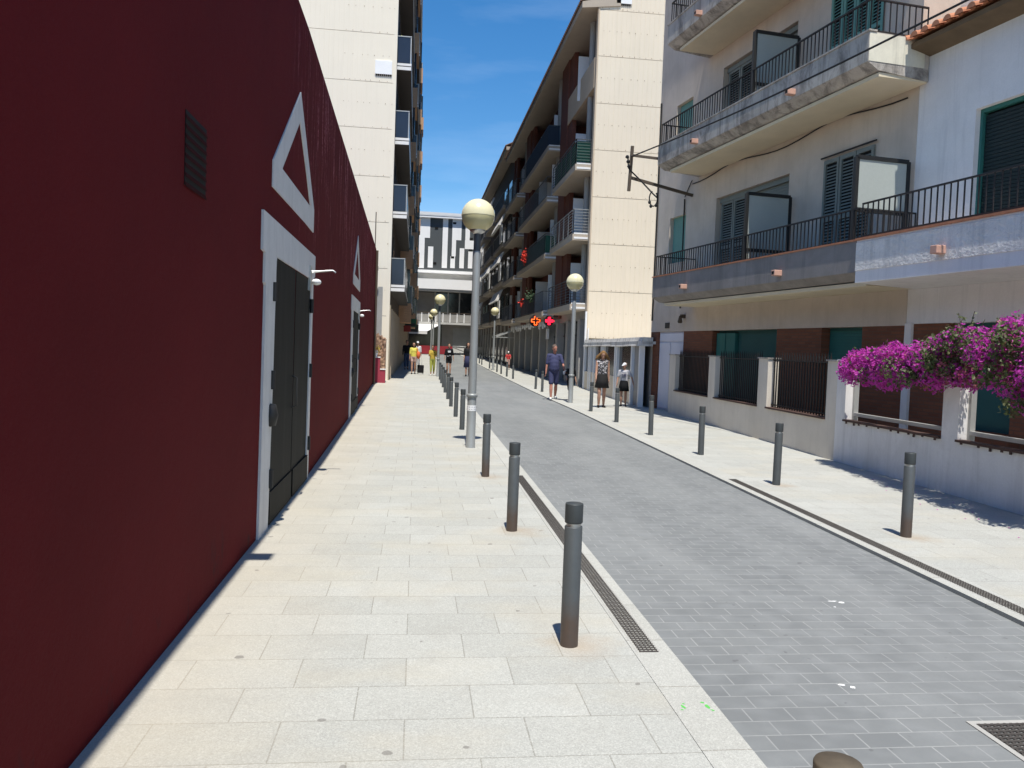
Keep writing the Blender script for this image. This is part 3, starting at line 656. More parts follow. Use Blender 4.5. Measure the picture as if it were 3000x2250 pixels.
# ground floor shops
mb = MB(); mb.box(RX+.05, BX, 33.82, 62, 3.0, 3.355); mb.build('shop_fascia', 'shop_fascia', rb, world=True)
for i, y in enumerate((34.6, 37.4, 40.2, 43.0, 45.8, 48.8, 51.8, 54.8, 57.8, 60.8)):
    mb = MB(); mb.box(RX-.05, RX+.45, y, y+.55, gz(y)-.05, 3.0); mb.build('pilaster', 'pier_grey', rb, world=True)
    mb = MB(); mb.box(RX+.3, RX+.36, y+.55, min(y+3.0, 62), gz(y)+.15, 2.98); w = mb.build('shop_window', 'shop_glass', rb, world=True)
    mb = MB(); mb.box(RX+.26, RX+.3, y+1.7, y+1.76, gz(y), 2.98); mb.box(RX+.26, RX+.3, y+.56, min(y+2.99, 62), 2.3, 2.36); mb.build('mullion', 'black_metal', w, org=rb)
mb = MB(); mb.tube([(RX-.03, GR-.06, .05), (RX-.03, GR-.06, 3.3)], .05, 8); mb.tube([(RX+.08, GR-.06, .05), (RX+.08, GR-.06, 2.6)], .03, 8); mb.build('downpipe', 'white_paint', rb, world=True)
# second block beyond
rc = thing('apartment_block', 'farther right apartment block in shade with stacked balconies and higher eave', 'building', (7.3, 62.3, gz(62)))
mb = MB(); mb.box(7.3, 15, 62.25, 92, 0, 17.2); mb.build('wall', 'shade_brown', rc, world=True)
mb = MB(); mb.box(6.45, 15, 62.3, 92.3, 16.9, 17.15); mb.build('eave', 'soffit_cream', rc, world=True)
tile_roof(rc, 6.45, 17.2, 11, 19.4, 62.3, 92.3)
for k, z in enumerate((3.9, 6.9, 9.9, 12.9)):
    for q, (ya, yb) in enumerate(((63.5, 71), (73, 80.5), (82.5, 90))):
        s = MB(); s.box(6.5, 7.31, ya, yb, z-.25, z); s.build('balcony_slab', 'soffit_cream', rc, world=True)
        r = MB(); railing(r, [(6.53, yb, z), (6.53, ya+.04, z), (7.3, ya+.04, z)], 1.05, .16, .022); r.build('railing', 'lamp_neck', rc, world=True)
        for yy in (ya+1, yb-3): d = MB(); d.box(7.25, 7.3, yy, yy+2, z+.02, z+2.2); d.build('window', 'dark_glass', rc, world=True)
        if (k+q) % 2 == 0 or k == 1:
            d = MB(); d.box(6.42, 6.5, ya-.02, ya+1.6, z+.1, z+1.5); d.hexa([(6.2, ya+.5, z+1.5), (6.4, ya+.5, z+1.5), (6.4, yb-.5, z+1.5), (6.2, yb-.5, z+1.5), (6.6, ya+.5, z+2.4), (6.75, ya+.5, z+2.4), (6.75, yb-.5, z+2.4), (6.6, yb-.5, z+2.4)]); d.build('sunblind', 'awning_white', rc, world=True)
for y in range(63, 91, 3):
    d = MB(); d.box(7.2, 7.31, y, y+.5, gz(y), 3.6); d.build('pilaster', 'pier_grey', rc, world=True)
    d = MB(); d.box(7.27, 7.31, y+.5, y+2.9, gz(y)+.1, 3.0); d.build('shop_window', 'shop_glass', rc, world=True)
# geranium and balcony plants
def tuft(name, label, cat, c, r, n, mat, s=.06):
    p = MB()
    for k in range(n):
        a = Vector(c)+Vector([random.gauss(0, q*.5) for q in r]); b = Vector((random.uniform(-1, 1), random.uniform(-1, 1), random.uniform(-1, 1))).normalized()*s; d = b.orthogonal().normalized()*s*.7
        p.add([a, a+b*.5+d*.5, a+b, a+b*.5-d*.5], [(0, 1, 2, 3)])
    return tag(p.build(name, mat), label, cat)
tuft('potted_geranium', 'bright red geraniums hanging from second floor balcony rail', 'flowers', (6.35, 48.6, 7.2), (.12, .36, .36), 170, 'geranium', .11)
tuft('potted_geranium', 'small red and white flowers on first floor balcony rail', 'flowers', (6.4, 49.5, 4.5), (.1, .7, .25), 60, 'geranium', .12)
tuft('balcony_plant', 'dark trailing plant on first floor balcony above pharmacy signs', 'plant', (6.4, 45.5, 4.6), (.15, 1.2, .3), 160, 'leaf_dark', .14)
tuft('balcony_plant', 'yellow green plant behind upper left balcony glass', 'plant', (-1.0, 35.7, 14.2), (.06, .1, .5), 60, 'olive_cloth', .1)
# pharmacy crosses
def cross(y, x, z, r, mat, label, point=False):
    t = thing('pharmacy_cross', label, 'sign', (x, y, z)); w = r*.3
    P = [(-w, -r), (w, -r), (w, -w), (r, -w), (r, w), (w, w), (w, r), (-w, r), (-w, w), (-r, w), (-r, -w), (-w, -w)]
    b = MB(); vs = [(q*1.16+x, y-.08, z+k*1.16) for q, k in P]+[(q*1.16+x, y+.08, z+k*1.16) for q, k in P]; n = 12
    b.add(vs, [list(range(n)), list(range(n, 2*n))[::-1]]+[(k, (k+1) % n, n+(k+1) % n, n+k) for k in range(n)]); b.build('housing', 'sign_dark', t, world=True)
    b = MB(); b.lathe([(r*1.3, -.03), (r*1.3, .03)], (0, 0, 0), 24)
    for v in b.v: v.xyz = (v.x+x, v.z+y+.1, v.y+z)
    b.build('backing', 'sign_dark', t, world=True)
    b = MB(); pts = [(q*.92+x, y-.095, z+k*.92) for q, k in P]
    for a, c in zip(pts, pts[1:]+pts[:1]): b.bar(a, c, .04, .05, (0, 1, 0))
    if point: b.box(x-w*.7, x+w*.7, y-.09, y-.081, z-r*.8, z+r*.8); b.box(x-r*.8, x+r*1.3, y-.0895, y-.0815, z-w*.6, z+w*.6)
    b.build('neon_tube', mat, t, world=True)
    b = MB(); b.bar((x+r, y, z+.25), (RX+.1, y, z+.25), .05); b.build('bracket', 'black_metal', t, world=True)
cross(44, 6.5, 3.2, .25, 'neon_amber', 'lit orange outlined pharmacy cross sign over right pavement')
cross(40.2, 6.63, 3.08, .2, 'neon_red', 'lit pinkish red cross sign next to the orange one', True)
b = MB(); b.box(6.95, 7.06, 42.6, 43.0, 2.2, 2.75); tag(b.build('wall_notice', 'white_paint'), 'small white lightbox notice on grey pillar below pharmacy crosses', 'sign')
# bunting along the shops
t = thing('bunting', 'string of white hanging ornaments along the right shop fronts', 'bunting', (6.75, 44, 3.2))
b = MB(); pts = [(6.75, 41+k*1.5, 3.2-.14*abs(math.sin(k*1.3))) for k in range(12)]; b.tube(pts, .012, 5); b.build('string', 'white_paint', t, world=True)
for k in range(34):
    b = MB(); y = 42+k*.45+random.random()*.2; h = random.uniform(.12, .4); b.lathe([(.02, 0), (.06, .04), (.05, h), (.01, h+.03)], (6.75+random.uniform(-.05, .05), y, 3.12-h), 8); b.build('ornament', 'off_white', t, world=True)
t = thing('folding_awning', 'folded awning with pale arms reaching out over right shop doorway', 'awning', (7.0, 58, 2.7))
b = MB(); b.bar((6.95, 57, 2.95), (5.7, 57, 2.45), .09); b.bar((6.95, 60, 2.95), (5.7, 60, 2.45), .09); b.bar((5.7, 56.9, 2.43), (5.7, 60.1, 2.43), .14); b.bar((6.95, 57, 2.4), (5.75, 57, 2.4), .06); b.build('arm', 'galvanised', t, world=True)

# ------------------------------------------------------------------ striped building closing the street
FY = 95
fb = thing('commercial_building', 'modern white building at street end with black and white striped upper wall', 'building', (3, FY, gz(FY)))
mb = MB(); mb.box(-12, 20, FY, FY+14, 10.45, 16.5); mb.build('wall', 'grey_cladding', fb, world=True)
mb = MB(); mb.box(-12.3, 20.3, FY-.42, FY+14.3, 16.5, 16.72); mb.hexa([(-12.4, FY-.46, 16.721), (20.4, FY-.46, 16.721), (20.4, FY+14, 16.721), (-12.4, FY+14, 16.721), (-12.4, FY-.5, 17.2), (20.4, FY-.5, 17.0), (20.4, FY+14, 17.0), (-12.4, FY+14, 17.2)]); mb.build('roof', 'white_cladding', fb, world=True)
sx = lambda q: -.13+(q-240)*.01196
szz = lambda q, c: 10.69+(945+(c-240)*.09-q)*.01196
ST = [(250, 304, 460, 950), (304, 354, 460, 660), (340, 390, 745, 950), (477, 528, 480, 960), (570, 610, 490, 850), (610, 660, 490, 695), (560, 605, 850, 965), (648, 693, 775, 970), (699, 743, 490, 700), (697, 783, 700, 785), (733, 776, 810, 975), (150, 200, 460, 940), (850, 900, 480, 980), (930, 975, 700, 980), (960, 1020, 480, 700), (80, 120, 600, 940)]
for a, b_, t0, t1 in ST:
    mb = MB(); mb.box(sx(a), sx(b_), FY-.03, FY+.01, max(10.46, szz(t1, a)), min(16.49, szz(t0, a))); mb.build('white_panel', 'white_cladding', fb, world=True)
for (a, c) in ((408, 912), (580, 862), (758, 690), (590, 530), (755, 800), (415, 570)):
    mb = MB(); mb.box(sx(a-16), sx(a+16), FY-.045, FY-.031, szz(c+10, a), szz(c-10, a)); mb.build('window', 'dark_gap', fb, world=True)
mb = MB(); mb.box(-12.2, 20.2, FY-.3, FY+14, 10.15, 10.44); mb.build('ledge', 'white_cladding', fb, world=True)
mb = MB(); mb.box(-12, 20, FY+.8, FY+14, 9.3, 10.14); mb.build('recess_wall', 'pale_concrete', fb, world=True)
def prow(mb, y, dx, z0, z1, dz=0):
    P = [(-12, y), (2.65, y-dx), (20, y+.2), (20, FY+13), (-12, FY+13)]; mb.prism(P, z0, z1)
mb = MB(); prow(mb, FY-.2, 1.2, 8.2, 9.35); mb.build('white_band', 'white_cladding', fb, world=True)
mb = MB(); prow(mb, FY-.15, 1.15, 8.0, 8.199); mb.build('band_edge', 'pale_concrete', fb, world=True)
mb = MB(); mb.box(-12, 20, FY+1, FY+13, 4.4, 7.99); mb.build('glazing', 'dark_glass', fb, world=True)
mb = MB()
for x in (-.5, 2.0, 3.55, 4.9, 7.5): mb.box(x, x+.14, FY+.9, FY+.995, 4.41, 7.98)
mb.build('mullion', 'pale_concrete', fb, world=True)
mb = MB(); mb.box(-.2, 2.0, FY+.85, FY+.98, 4.45, 7.9); mb.build('blind', 'taupe_render', fb, world=True)
mb = MB(); prow(mb, FY-.6, .5, 4.15, 4.4); mb.build('balcony_slab', 'pale_concrete', fb, world=True)
mb = MB()
for k in range(24):
    x = -6+k*.82; y = FY-.5-.45*(1-abs(x-2.65)/14); mb.bar((x, y, 4.4), (x, y, 5.45), .09)
mb.build('railing_post', 'white_cladding', fb, world=True)
mb = MB(); mb.bar((-11, FY-.52, 5.48), (2.65, FY-.95, 5.48), .09); mb.bar((2.65, FY-.95, 5.48), (18, FY-.4, 5.48), .07); mb.build('handrail', 'iron_brown', fb, world=True)
mb = MB(); mb.add([(-11, FY-.5, 4.45), (2.65, FY-.93, 4.45), (2.65, FY-.93, 5.35), (-11, FY-.5, 5.35)], [(0, 1, 2, 3)]); mb.add([(2.65, FY-.93, 4.45), (18, FY-.38, 4.45), (18, FY-.38, 5.35), (2.65, FY-.93, 5.35)], [(0, 1, 2, 3)]); mb.build('railing_mesh', 'pier_grey', fb, world=True)
mb = MB(); mb.box(3.0, 20, FY+.6, FY+13, .4, 4.14); mb.build('ground_wall', 'taupe_render', fb, world=True)
mb = MB(); mb.box(4.3, 6.6, FY+.55, FY+.6, .7, 3.8); mb.build('roller_door', 'pier_grey', fb, world=True)
mb = MB(); mb.box(-12, 3.0, FY+2, FY+13, .4, 4.14); mb.build('shop_window', 'shop_glass', fb, world=True)
mb = MB(); mb.hexa([(-1.2, FY-4.2, 3.2), (1.2, FY-4.2, 3.2), (2.75, FY-1.1, 4.08), (-1.2, FY-1.1, 4.08), (-1.2, FY-4.2, 3.25), (1.2, FY-4.2, 3.25), (2.75, FY-1.1, 4.12), (-1.2, FY-1.1, 4.12)]); mb.box(-1.2, 1.2, FY-4.23, FY-4.2, 2.9, 3.26)
tag(mb.build('awning', 'awning_white'), 'bright white sloping awning over shop at street end', 'awning')
mb = MB(); mb.box(.3, 4.0, FY-6, FY-5.85, .72, 1.62); tag(mb.build('red_barrier', 'barrier_red'), 'dark red low screen across the end of the street', 'barrier')
t = thing('crowd_barrier', 'galvanised steel crowd barrier beside the red screen at street end', 'barrier', (5.7, FY-6, .7))
mb = MB()
for a, b_ in ((4.05, 5.7), (5.75, 7.4)):
    mb.tube([(a, FY-6, .7), (a, FY-6, 1.65), (b_, FY-6, 1.65), (b_, FY-6, .7)], .04, 6); mb.tube([(a, FY-6, .95), (b_, FY-6, .95)], .03, 6)
    mb.tube([(a, FY-6, 1.6), (b_, FY-6, 1.0)], .02, 6)
mb.build('frame', 'galvanised', t, world=True)
mb = MB(); mb.box(4.08, 7.35, FY-5.97, FY-5.95, 1.0, 1.6); mb.build('panel', 'pale_concrete', t, world=True)

# ------------------------------------------------------------------ old house with balconies (local u,v,z frame)
TH = R(7.7); HX, HY = 6.99, 23.5
HR = -(math.pi/2-TH)
hs = thing('old_house', 'weathered beige house with long stained concrete balconies and louvred shutters', 'house', (HX, HY, 0), HR)
def hw(u, v, z): return Vector((HX+u*math.sin(TH)+v*math.cos(TH), HY-u*math.cos(TH)+v*math.sin(TH), z))
UE = 10.55
holes = [(1.12, 2.09, 7.45, 8.64), (.97, 1.97, 4.2, 5.5), (3.63, 6.82, 3.22, 5.62), (3.7, 6.86, 6.66, 8.86), (3.7, 6.86, 9.7, 12.0), (8.0, 9.6, 9.7, 12)]
mb = MB(); wallgrid(mb, 0, UE, 2.265, 13.2, 0, .3, holes); mb.build('wall', 'beige_stucco', hs)
mb = MB(); mb.box(0, UE, .3, 9, 2.27, 13.2); mb.box(0.01, UE-.01, .35, 9, 0, 2.265); mb.build('core_wall', 'beige_stucco', hs)
mb = MB(); mb.box(-.02, UE+.02, -.25, 9.1, 13.2, 13.4); mb.build('roof', 'terracotta', hs)
# ground floor
for a, b in ((0, .54), (2.15, 3.75), (6.64, 8.22), (9.44, UE)):
    mb = MB(); mb.box(a, b, .002, .35, 0, 2.262); mb.build('brick_pier', 'house_brick', hs)
mb = MB(); mb.box(.54, 2.15, .05, .34, 0.0, 2.26); d = mb.build('door', 'white_door', hs)
mb = MB(); mb.box(.60, 1.28, .02, .05, .06, 1.95); mb.box(1.34, 2.1, .02, .05, .06, 1.95); mb.box(.6, 2.1, .02, .05, 2.0, 2.22); mb.build('door_leaf', 'white_door', d, bevel=.008)
mb = MB(); mb.box(3.75, 6.64, .2, .34, 0, 2.26); d = mb.build('window', 'green_roller', hs)
mb = MB()
for z in range(36): mb.box(4.75, 6.6, .185, .2, .05+z*.06, .103+z*.06)
mb.build('shutter', 'green_roller', d)
mb = MB(); mb.box(3.8, 4.22, .1, .2, .05, 2.2); mb.box(4.26, 4.7, .1, .2, .05, 2.2); mb.build('shutter', 'green_shutter', d, bevel=.01)
mb = MB(); mb.box(8.22, 9.44, .2, .34, 0, 2.26); d = mb.build('window', 'green_roller', hs)
mb = MB()
for z in range(36): mb.box(8.24, 9.42, .185, .2, .05+z*.06, .103+z*.06)
mb.build('shutter', 'green_shutter', d)
# balconies
def balcony(u0, u1, zb, zt, rail, dark=False):
    mb = MB(); D = 1.2
    prof = [(-D, zb+.1), (-D, zt), (-D+.12, zt), (-D+.12, zt-.42), (0, zt-.42), (0, zb-.1), (-D+.2, zb-.02)]
    n = len(prof); vs = [(u0, v, z) for v, z in prof]+[(u1, v, z) for v, z in prof]
    mb.add(vs, [(k, (k+1) % n, n+(k+1) % n, n+k) for k in range(n)]+[(0, 1, 2, 3, 4, 5, 6), (7, 8, 9, 10, 11, 12, 13)])
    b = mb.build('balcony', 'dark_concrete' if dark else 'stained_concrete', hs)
    e = MB(); e.box(u0, u0+.12, -D+.121, -.001, zt-.42, zt-.003); 
    if u1 < 10.8: e.box(u1-.12, u1, -D+.121, -.001, zt-.42, zt-.003)
    e.build('end_parapet', 'stained_concrete', b)
    s = MB(); s.box(u0+.25, u1-.02, -D+.24, -.004, zb-.112, zb-.045); s.build('soffit', 'yellow_soffit', b)
    r = MB(); railing(r, [(u0+.06, -.02, zt), (u0+.06, -D+.06, zt), (u1-.06, -D+.06, zt)]+([(u1-.06, -.02, zt)] if u1 < 10.8 else []), rail, .115, .017, top=.035, z0=.04)
    r.build('railing', 'railing_iron', b)
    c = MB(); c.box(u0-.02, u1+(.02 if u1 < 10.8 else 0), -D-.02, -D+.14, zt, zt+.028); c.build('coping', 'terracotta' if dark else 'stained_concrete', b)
    return b
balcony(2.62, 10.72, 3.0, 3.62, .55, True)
b2 = balcony(2.62, 10.75, 6.46, 7.05, .55)
e = MB(); e.box(10.751, 10.757, -1.19, -.1, 6.57, 7.03); e.build('end_sunlit_face', 'sunlit_end_cream', b2)  # paler cream sheet: sunlight on the balcony end put into its colour
balcony(2.9, 10.75, 9.48, 10.05, .55)
def louvre(parent, u0, u1, v, z0, z1, mat, leaves):
    d = None
    w = (u1-u0)/leaves
    for k in range(leaves):
        a, b = u0+k*w+.012, u0+(k+1)*w-.012
        mb = MB(); mb.box(a, a+.06, v-.04, v, z0, z1); mb.box(b-.06, b, v-.04, v, z0, z1)
        for zz in (z0, (z0+z1)/2-.04, z1-.08): mb.box(a+.06, b-.06, v-.039, v-.001, zz, zz+.08)
        sh = mb.build('shutter', mat, parent)
        mb = MB(); z = z0+.1
        while z < z1-.11:
            mb.hexa([(a+.06, v-.035, z), (b-.06, v-.035, z), (b-.06, v-.03, z+.004), (a+.06, v-.03, z+.004), (a+.06, v-.006, z+.038), (b-.06, v-.006, z+.038), (b-.06, v-.001, z+.042), (a+.06, v-.001, z+.042)]); z += .062
        mb.build('louvre', mat, sh)
        mb = MB(); mb.box(a+.06, b-.06, v+.001, v+.006, z0+.08, z1-.08); mb.build('shutter_back', 'dark_gap', sh)
def recess(u0, u1, z0, z1, us, mat1, mat2):
    w = MB(); w.box(u0, u1, .24, .299, z0, z1); win = w.build('window', 'dark_glass', hs)
    louvre(hs, u0+.05, us, .16, z0, z1-.1, mat1, 2)
    mb = MB(); z = z0
    while z < z1-.05: mb.box(us+.03, u1-.03, .17, .2, z, z+.05); z += .056
    mb.build('roller_blind', mat2, win)
    mb = MB(); mb.box(u0+.02, u1-.02, .1, .235, z1-.12, z1-.002); mb.build('blind_box', mat2, win)
recess(3.63, 6.82, 3.22, 5.62, 4.9, 'grey_shutter', 'grey_shutter')
recess(3.7, 6.86, 6.66, 8.86, 4.9, 'grey_shutter', 'grey_shutter')
recess(3.7, 6.86, 9.7, 12.0, 4.9, 'mint_shutter', 'mint_shutter')
for u0, u1, z0, z1 in ((1.12, 2.09, 7.45, 8.64), (.97, 1.97, 4.2, 5.5)):
    mb = MB(); mb.box(u0, u1, .12, .29, z0, z1); w = mb.build('window', 'mint_shutter', hs)
    mb = MB(); z = z0+.02
    while z < z1-.03: mb.box(u0+.03, u1-.03, .105, .12, z, z+.04); z += .046
    mb.build('roller_blind', 'mint_shutter', w)
louvre(hs, 8.07, 9.55, -.01, 3.22, 5.6, 'grey_shutter', 3)
louvre(hs, 8.05, 9.6, -.01, 6.66, 8.95, 'mint_shutter', 4)
mb = MB(); mb.tube([(8.0, -.06, 5.66), (9.62, -.06, 5.66)], .018, 6); mb.build('shutter_track', 'railing_iron', hs)
for u, z0, z1 in ((7.03, 3.9, 5.06), (10.5, 4.2, 5.06), (7.05, 7.35, 8.4)):
    mb = MB(); mb.box(u-.02, u+.02, -1.1, -.12, z0-.6 if u < 10 else z0, z1); pn = mb.build('divider', 'frosted_panel', hs)
    f = MB()
    for a, b in (((u, -1.12, z0-.65), (u, -1.12, z1)), ((u, -.1, z0-.65), (u, -.1, z1)), ((u, -1.12, z1), (u, -.1, z1)), ((u, -1.12, z0-.02), (u, -.1, z0-.02))): f.bar(a, b, .07)
    f.build('frame', 'black_metal', pn)
for u, z in ((4.71, 9.66), (4.79, 6.66), (8.67, 6.66), (8.52, 3.26), (4.55, 3.26)):
    f = MB(); f.box(u-.06, u+.06, -1.36, -1.19, z-.055, z+.055); sp_ = f.build('spout', 'spout_clay', hs, bevel=.01)
    f = MB(); f.box(u-.035, u+.035, -1.363, -1.359, z-.03, z+.03); f.build('spout_mouth', 'dark_gap', sp_)
c = MB(); pts = [(u, -.015-.0*u, 6.33+.05*math.sin(u*1.7)-.06*abs(math.sin(u*.75))) for u in [2.3+.4*k for k in range(21)]]; c.tube(pts, .014, 5)
c.tube([(1.9, -.03, 5.95), (2.25, -.03, 6.3), (2.3, -.03, 6.33)], .014, 5); c.tube([(1.92, -.03, 2.9), (1.9, -.03, 5.9)], .02, 5); c.tube([(.1, -.03, 2.6), (.12, -.03, 6.0), (.1, -.03, 9)], .025, 5)
c.build('cable', 'wire', hs)
c = MB(); c.box(.98, 1.24, -.02, .001, 2.36, 2.52); c.build('house_number', 'sign_dark', hs)
f = MB(); f.box(2.12, 2.22, -.12, .001, 2.62, 2.72); f.lathe([(.03, 0), (.07, -.16), (.05, -.2)], (2.17, -.14, 2.68), 8); f.build('porch_lamp', 'iron_brown', hs)
# chair seen through the railing
t = thing('balcony_chair', 'small dark metal chair on lower balcony behind the railing', 'chair', hw(6.35, -.7, 3.21), HR)
c = MB()
for u, v in ((-.2, -.2), (.2, -.2), (-.2, .2), (.2, .2)): c.tube([(u, v, 0), (u, v, .45 if v < 0 else .85)], .015, 6)
c.build('leg', 'railing_iron', t)
c = MB(); c.box(-.22, .22, -.22, .22, .44, .47); c.build('seat', 'railing_iron', t)
c = MB(); c.box(-.2, .2, .19, .21, .6, .85); c.build('backrest', 'railing_iron', t)

# ------------------------------------------------------------------ white house next door
wh = thing('white_house', 'white rendered house with clay tile eave and dark green window at right edge', 'house', (HX+UE*math.sin(TH), HY-UE*math.cos(TH), 0), HR)
E = 24 - UE
mb = MB(); holes = [(1.25, 2.8, 3.3, 5.62), (4.2, 5.8, 3.3, 5.62), (.95-.0, 2.2, .6, 2.28), (3.4, 5.2, .6, 2.28), (6.5, 8, .6, 2.28)]
wallgrid(mb, 0.002, 13, 2.29, 6.9, 0.01, .35, holes[:2]); mb.box(.002, .16, -.02, .35, 0, 2.3); mb.build('wall', 'white_stucco', wh)
mb = MB(); mb.box(.16, .95, .03, .35, 0, 2.288); mb.box(2.2, 3.4, .03, .35, 0, 2.288); mb.box(5.2, 13, .03, .35, 0, 2.288); mb.box(.95, 5.2, .03, .35, 0, .6); mb.build('brick_wall', 'house_brick', wh)
mb = MB(); mb.box(.0, 13, .35, 9, 0, 6.9); mb.build('core_wall', 'white_stucco', wh)
for a, b in ((.95, 2.2), (3.4, 5.2)):
    mb = MB(); mb.box(a, b, .22, .345, .6, 2.288); mb.build('window', 'green_roller', wh)
for a, b in ((1.25, 2.8), (4.2, 5.8)):
    mb = MB(); mb.box(a, b, .2, .34, 3.3, 5.62); w = mb.build('window', 'dark_gap', wh)
    f = MB(); f.box(a, a+.05, .1, .2, 3.3, 5.62); f.box(a+.05, b, .1, .199, 5.56, 5.619); f.build('frame', 'green_shutter', w)
    f = MB(); z = 3.32
    while z < 5.5: f.box(a+.06, b, .15, .18, z, z+.05); z += .058
    f.build('roller_blind', 'night_green', w)
mb = MB(); prof = [(-1.2, 2.92), (-1.2, 3.62), (-1.08, 3.62), (-1.08, 3.2), (0, 3.2), (0, 2.88)]
vs = [(.175, v, z) for v, z in prof]+[(13, v, z) for v, z in prof]
mb.add(vs, [(k, (k+1) % 6, 6+(k+1) % 6, 6+k) for k in range(6)]+[(0, 1, 2, 3, 4, 5), (6, 7, 8, 9, 10, 11)]); bb = mb.build('balcony', 'white_stucco', wh)
mb = MB(); mb.box(.176, 13, -1.212, -1.199, 3.12, 3.58); mb.build('parapet_render', 'rough_stucco', bb)
mb = MB(); mb.box(.175, 13, -1.235, -1.06, 3.621, 3.655); mb.build('coping', 'terracotta', bb)
mb = MB(); railing(mb, [(.2, -1.14, 3.65), (13, -1.14, 3.65)], .58, .125, .017, top=.035, z0=.04); mb.build('railing', 'railing_iron', bb)
mb = MB(); mb.box(2.0, 2.13, -1.37, -1.2, 3.2, 3.32); mb.build('spout', 'spout_clay', wh, bevel=.01)
# eave and tiles (built along u)
mb = MB(); mb.hexa([(-.12, -.38, 6.86), (13, -.38, 6.86), (13, .02, 6.78), (-.12, .02, 6.78), (-.12, -.38, 6.94), (13, -.38, 6.94), (13, .02, 7.02), (-.12, .02, 7.02)]); mb.build('eave', 'eave_wood', wh)
mb = MB(); u = -.2; n = 8; pt = .235
while u < 13:
    for up_, r in ((1, .085), (0, .09)):
        vs, fs = [], []
        cu = u+(pt/2 if up_ else 0)
        for (v, z) in ((-.5, 6.985), (1.4, 7.55)):
            for k in range(n+1):
                a = math.pi*k/n; vs.append((cu-math.cos(a)*r, v+(.05 if not up_ else 0), z+(math.sin(a)*r if up_ else .045-math.sin(a)*r*.7)))
        for rr in (1,):
            fs += [(k, k+1, n+2+k, n+1+k) for k in range(n)]
        if up_: fs.append(list(range(n+1)))
        mb.add(vs, fs)
    u += pt
mb.build('roof', 'terracotta', wh)
# party wall above the roof
mb = MB(); mb.box(.0, 1.15, .75, 4, 7.0, 13.0); mb.build('party_wall', 'rough_stucco', wh)
mb = MB(); mb.box(1.151, 13, .77, 4, 7.2, 13.0); mb.build('upper_wall', 'lilac_render', wh)

# ------------------------------------------------------------------ garden walls
def gx(y): return 6.99+(y-23.49)*(.37/15.55)
GA = math.atan2(.37, 15.55)
# local frame: origin at far end, u toward camera
def gwall(name, label, y0, y1, mat, openings, zt=1.6, zs=.64, cop=True):
    t = thing(name, label, 'wall', (gx(y0), y0, 0), -(math.pi/2+GA)); L = (y0-y1)/math.cos(GA)
    mb = MB(); ops = [((y0-a)/math.cos(GA), (y0-b)/math.cos(GA)) for a, b in openings]
    wallgrid(mb, 0, L, -.05, zt, 0, .22, [(a, b, zs, zt+1) for a, b in ops]); mb.build('wall', mat, t)
    return t, ops, L
t, ops, L = gwall('garden_wall', 'low beige garden wall with pillars and spiked iron fence panels', 21.45, 12.17, 'garden_wall_beige', [(20.9, 18.25), (17.82, 15.33), (14.88, 12.5)])
for a, b in ops:
    mb = MB(); u = a+.06
    while u < b-.03:
        mb.bar((u, .11, .66), (u, .11, 1.68), .02); mb.add([(u-.012, .11, 1.68), (u+.012, .11, 1.68), (u, .11, 1.76), (u, .122, 1.68), (u, .098, 1.68)], [(0, 1, 2), (3, 4, 2)]); u += .105
    for z in (.72, 1.58): mb.bar((a, .11, z), (b, .11, z), .035, .02)
    mb.build('fence_panel', 'railing_iron', t)
    mb = MB(); mb.box(a, b, -.03, .25, .641, .672); mb.build('sill', 'timber_sill', t)
mb = MB(); prev = 0
for a, b in ops+[(L, L)]:
    mb.box(prev-.02, a+.02, -.025, .245, 1.601, 1.628); prev = b
mb.build('coping', 'stained_concrete', t)
t2, ops, L = gwall('garden_wall', 'white rendered garden wall with framed screen openings under pink bougainvillea', 12.165, -3, 'garden_wall_white', [(11.88, 9.45), (9.13, 6.7), (6.4, 4), (3.6, 1.2)], 1.62, .67)
for a, b in ops:
    mb = MB(); mb.box(a, a+.05, .12, .19, .672, 1.62); mb.box(b-.05, b, .12, .19, .672, 1.62); mb.box(a+.05, b-.05, .12, .19, .76, .81); mb.build('frame', 'galvanised', t2)
    mb = MB(); mb.box(a, b, -.035, .1, .671, .70)
    k = a+.1
    while k < b: mb.box(k, k+.03, -.036, -.02, .66-random.random()*.03, .69); k += random.uniform(.1, .35)
    mb.build('sill', 'timber_sill', t2)
mb = MB(); prev = 0
for a, b in ops+[(L, L)]:
    mb.box(prev, a+.01, -.015, .235, 1.621, 1.64); prev = b-.01
mb.build('coping', 'garden_wall_white', t2)
mb = MB(); mb.box(6.93, 7.12, 12.2, 12.3, 0, 1.55); tag(mb.build('wall_pier', 'garden_wall_white'), 'narrow white pier behind left end of the first screen opening', 'pier')
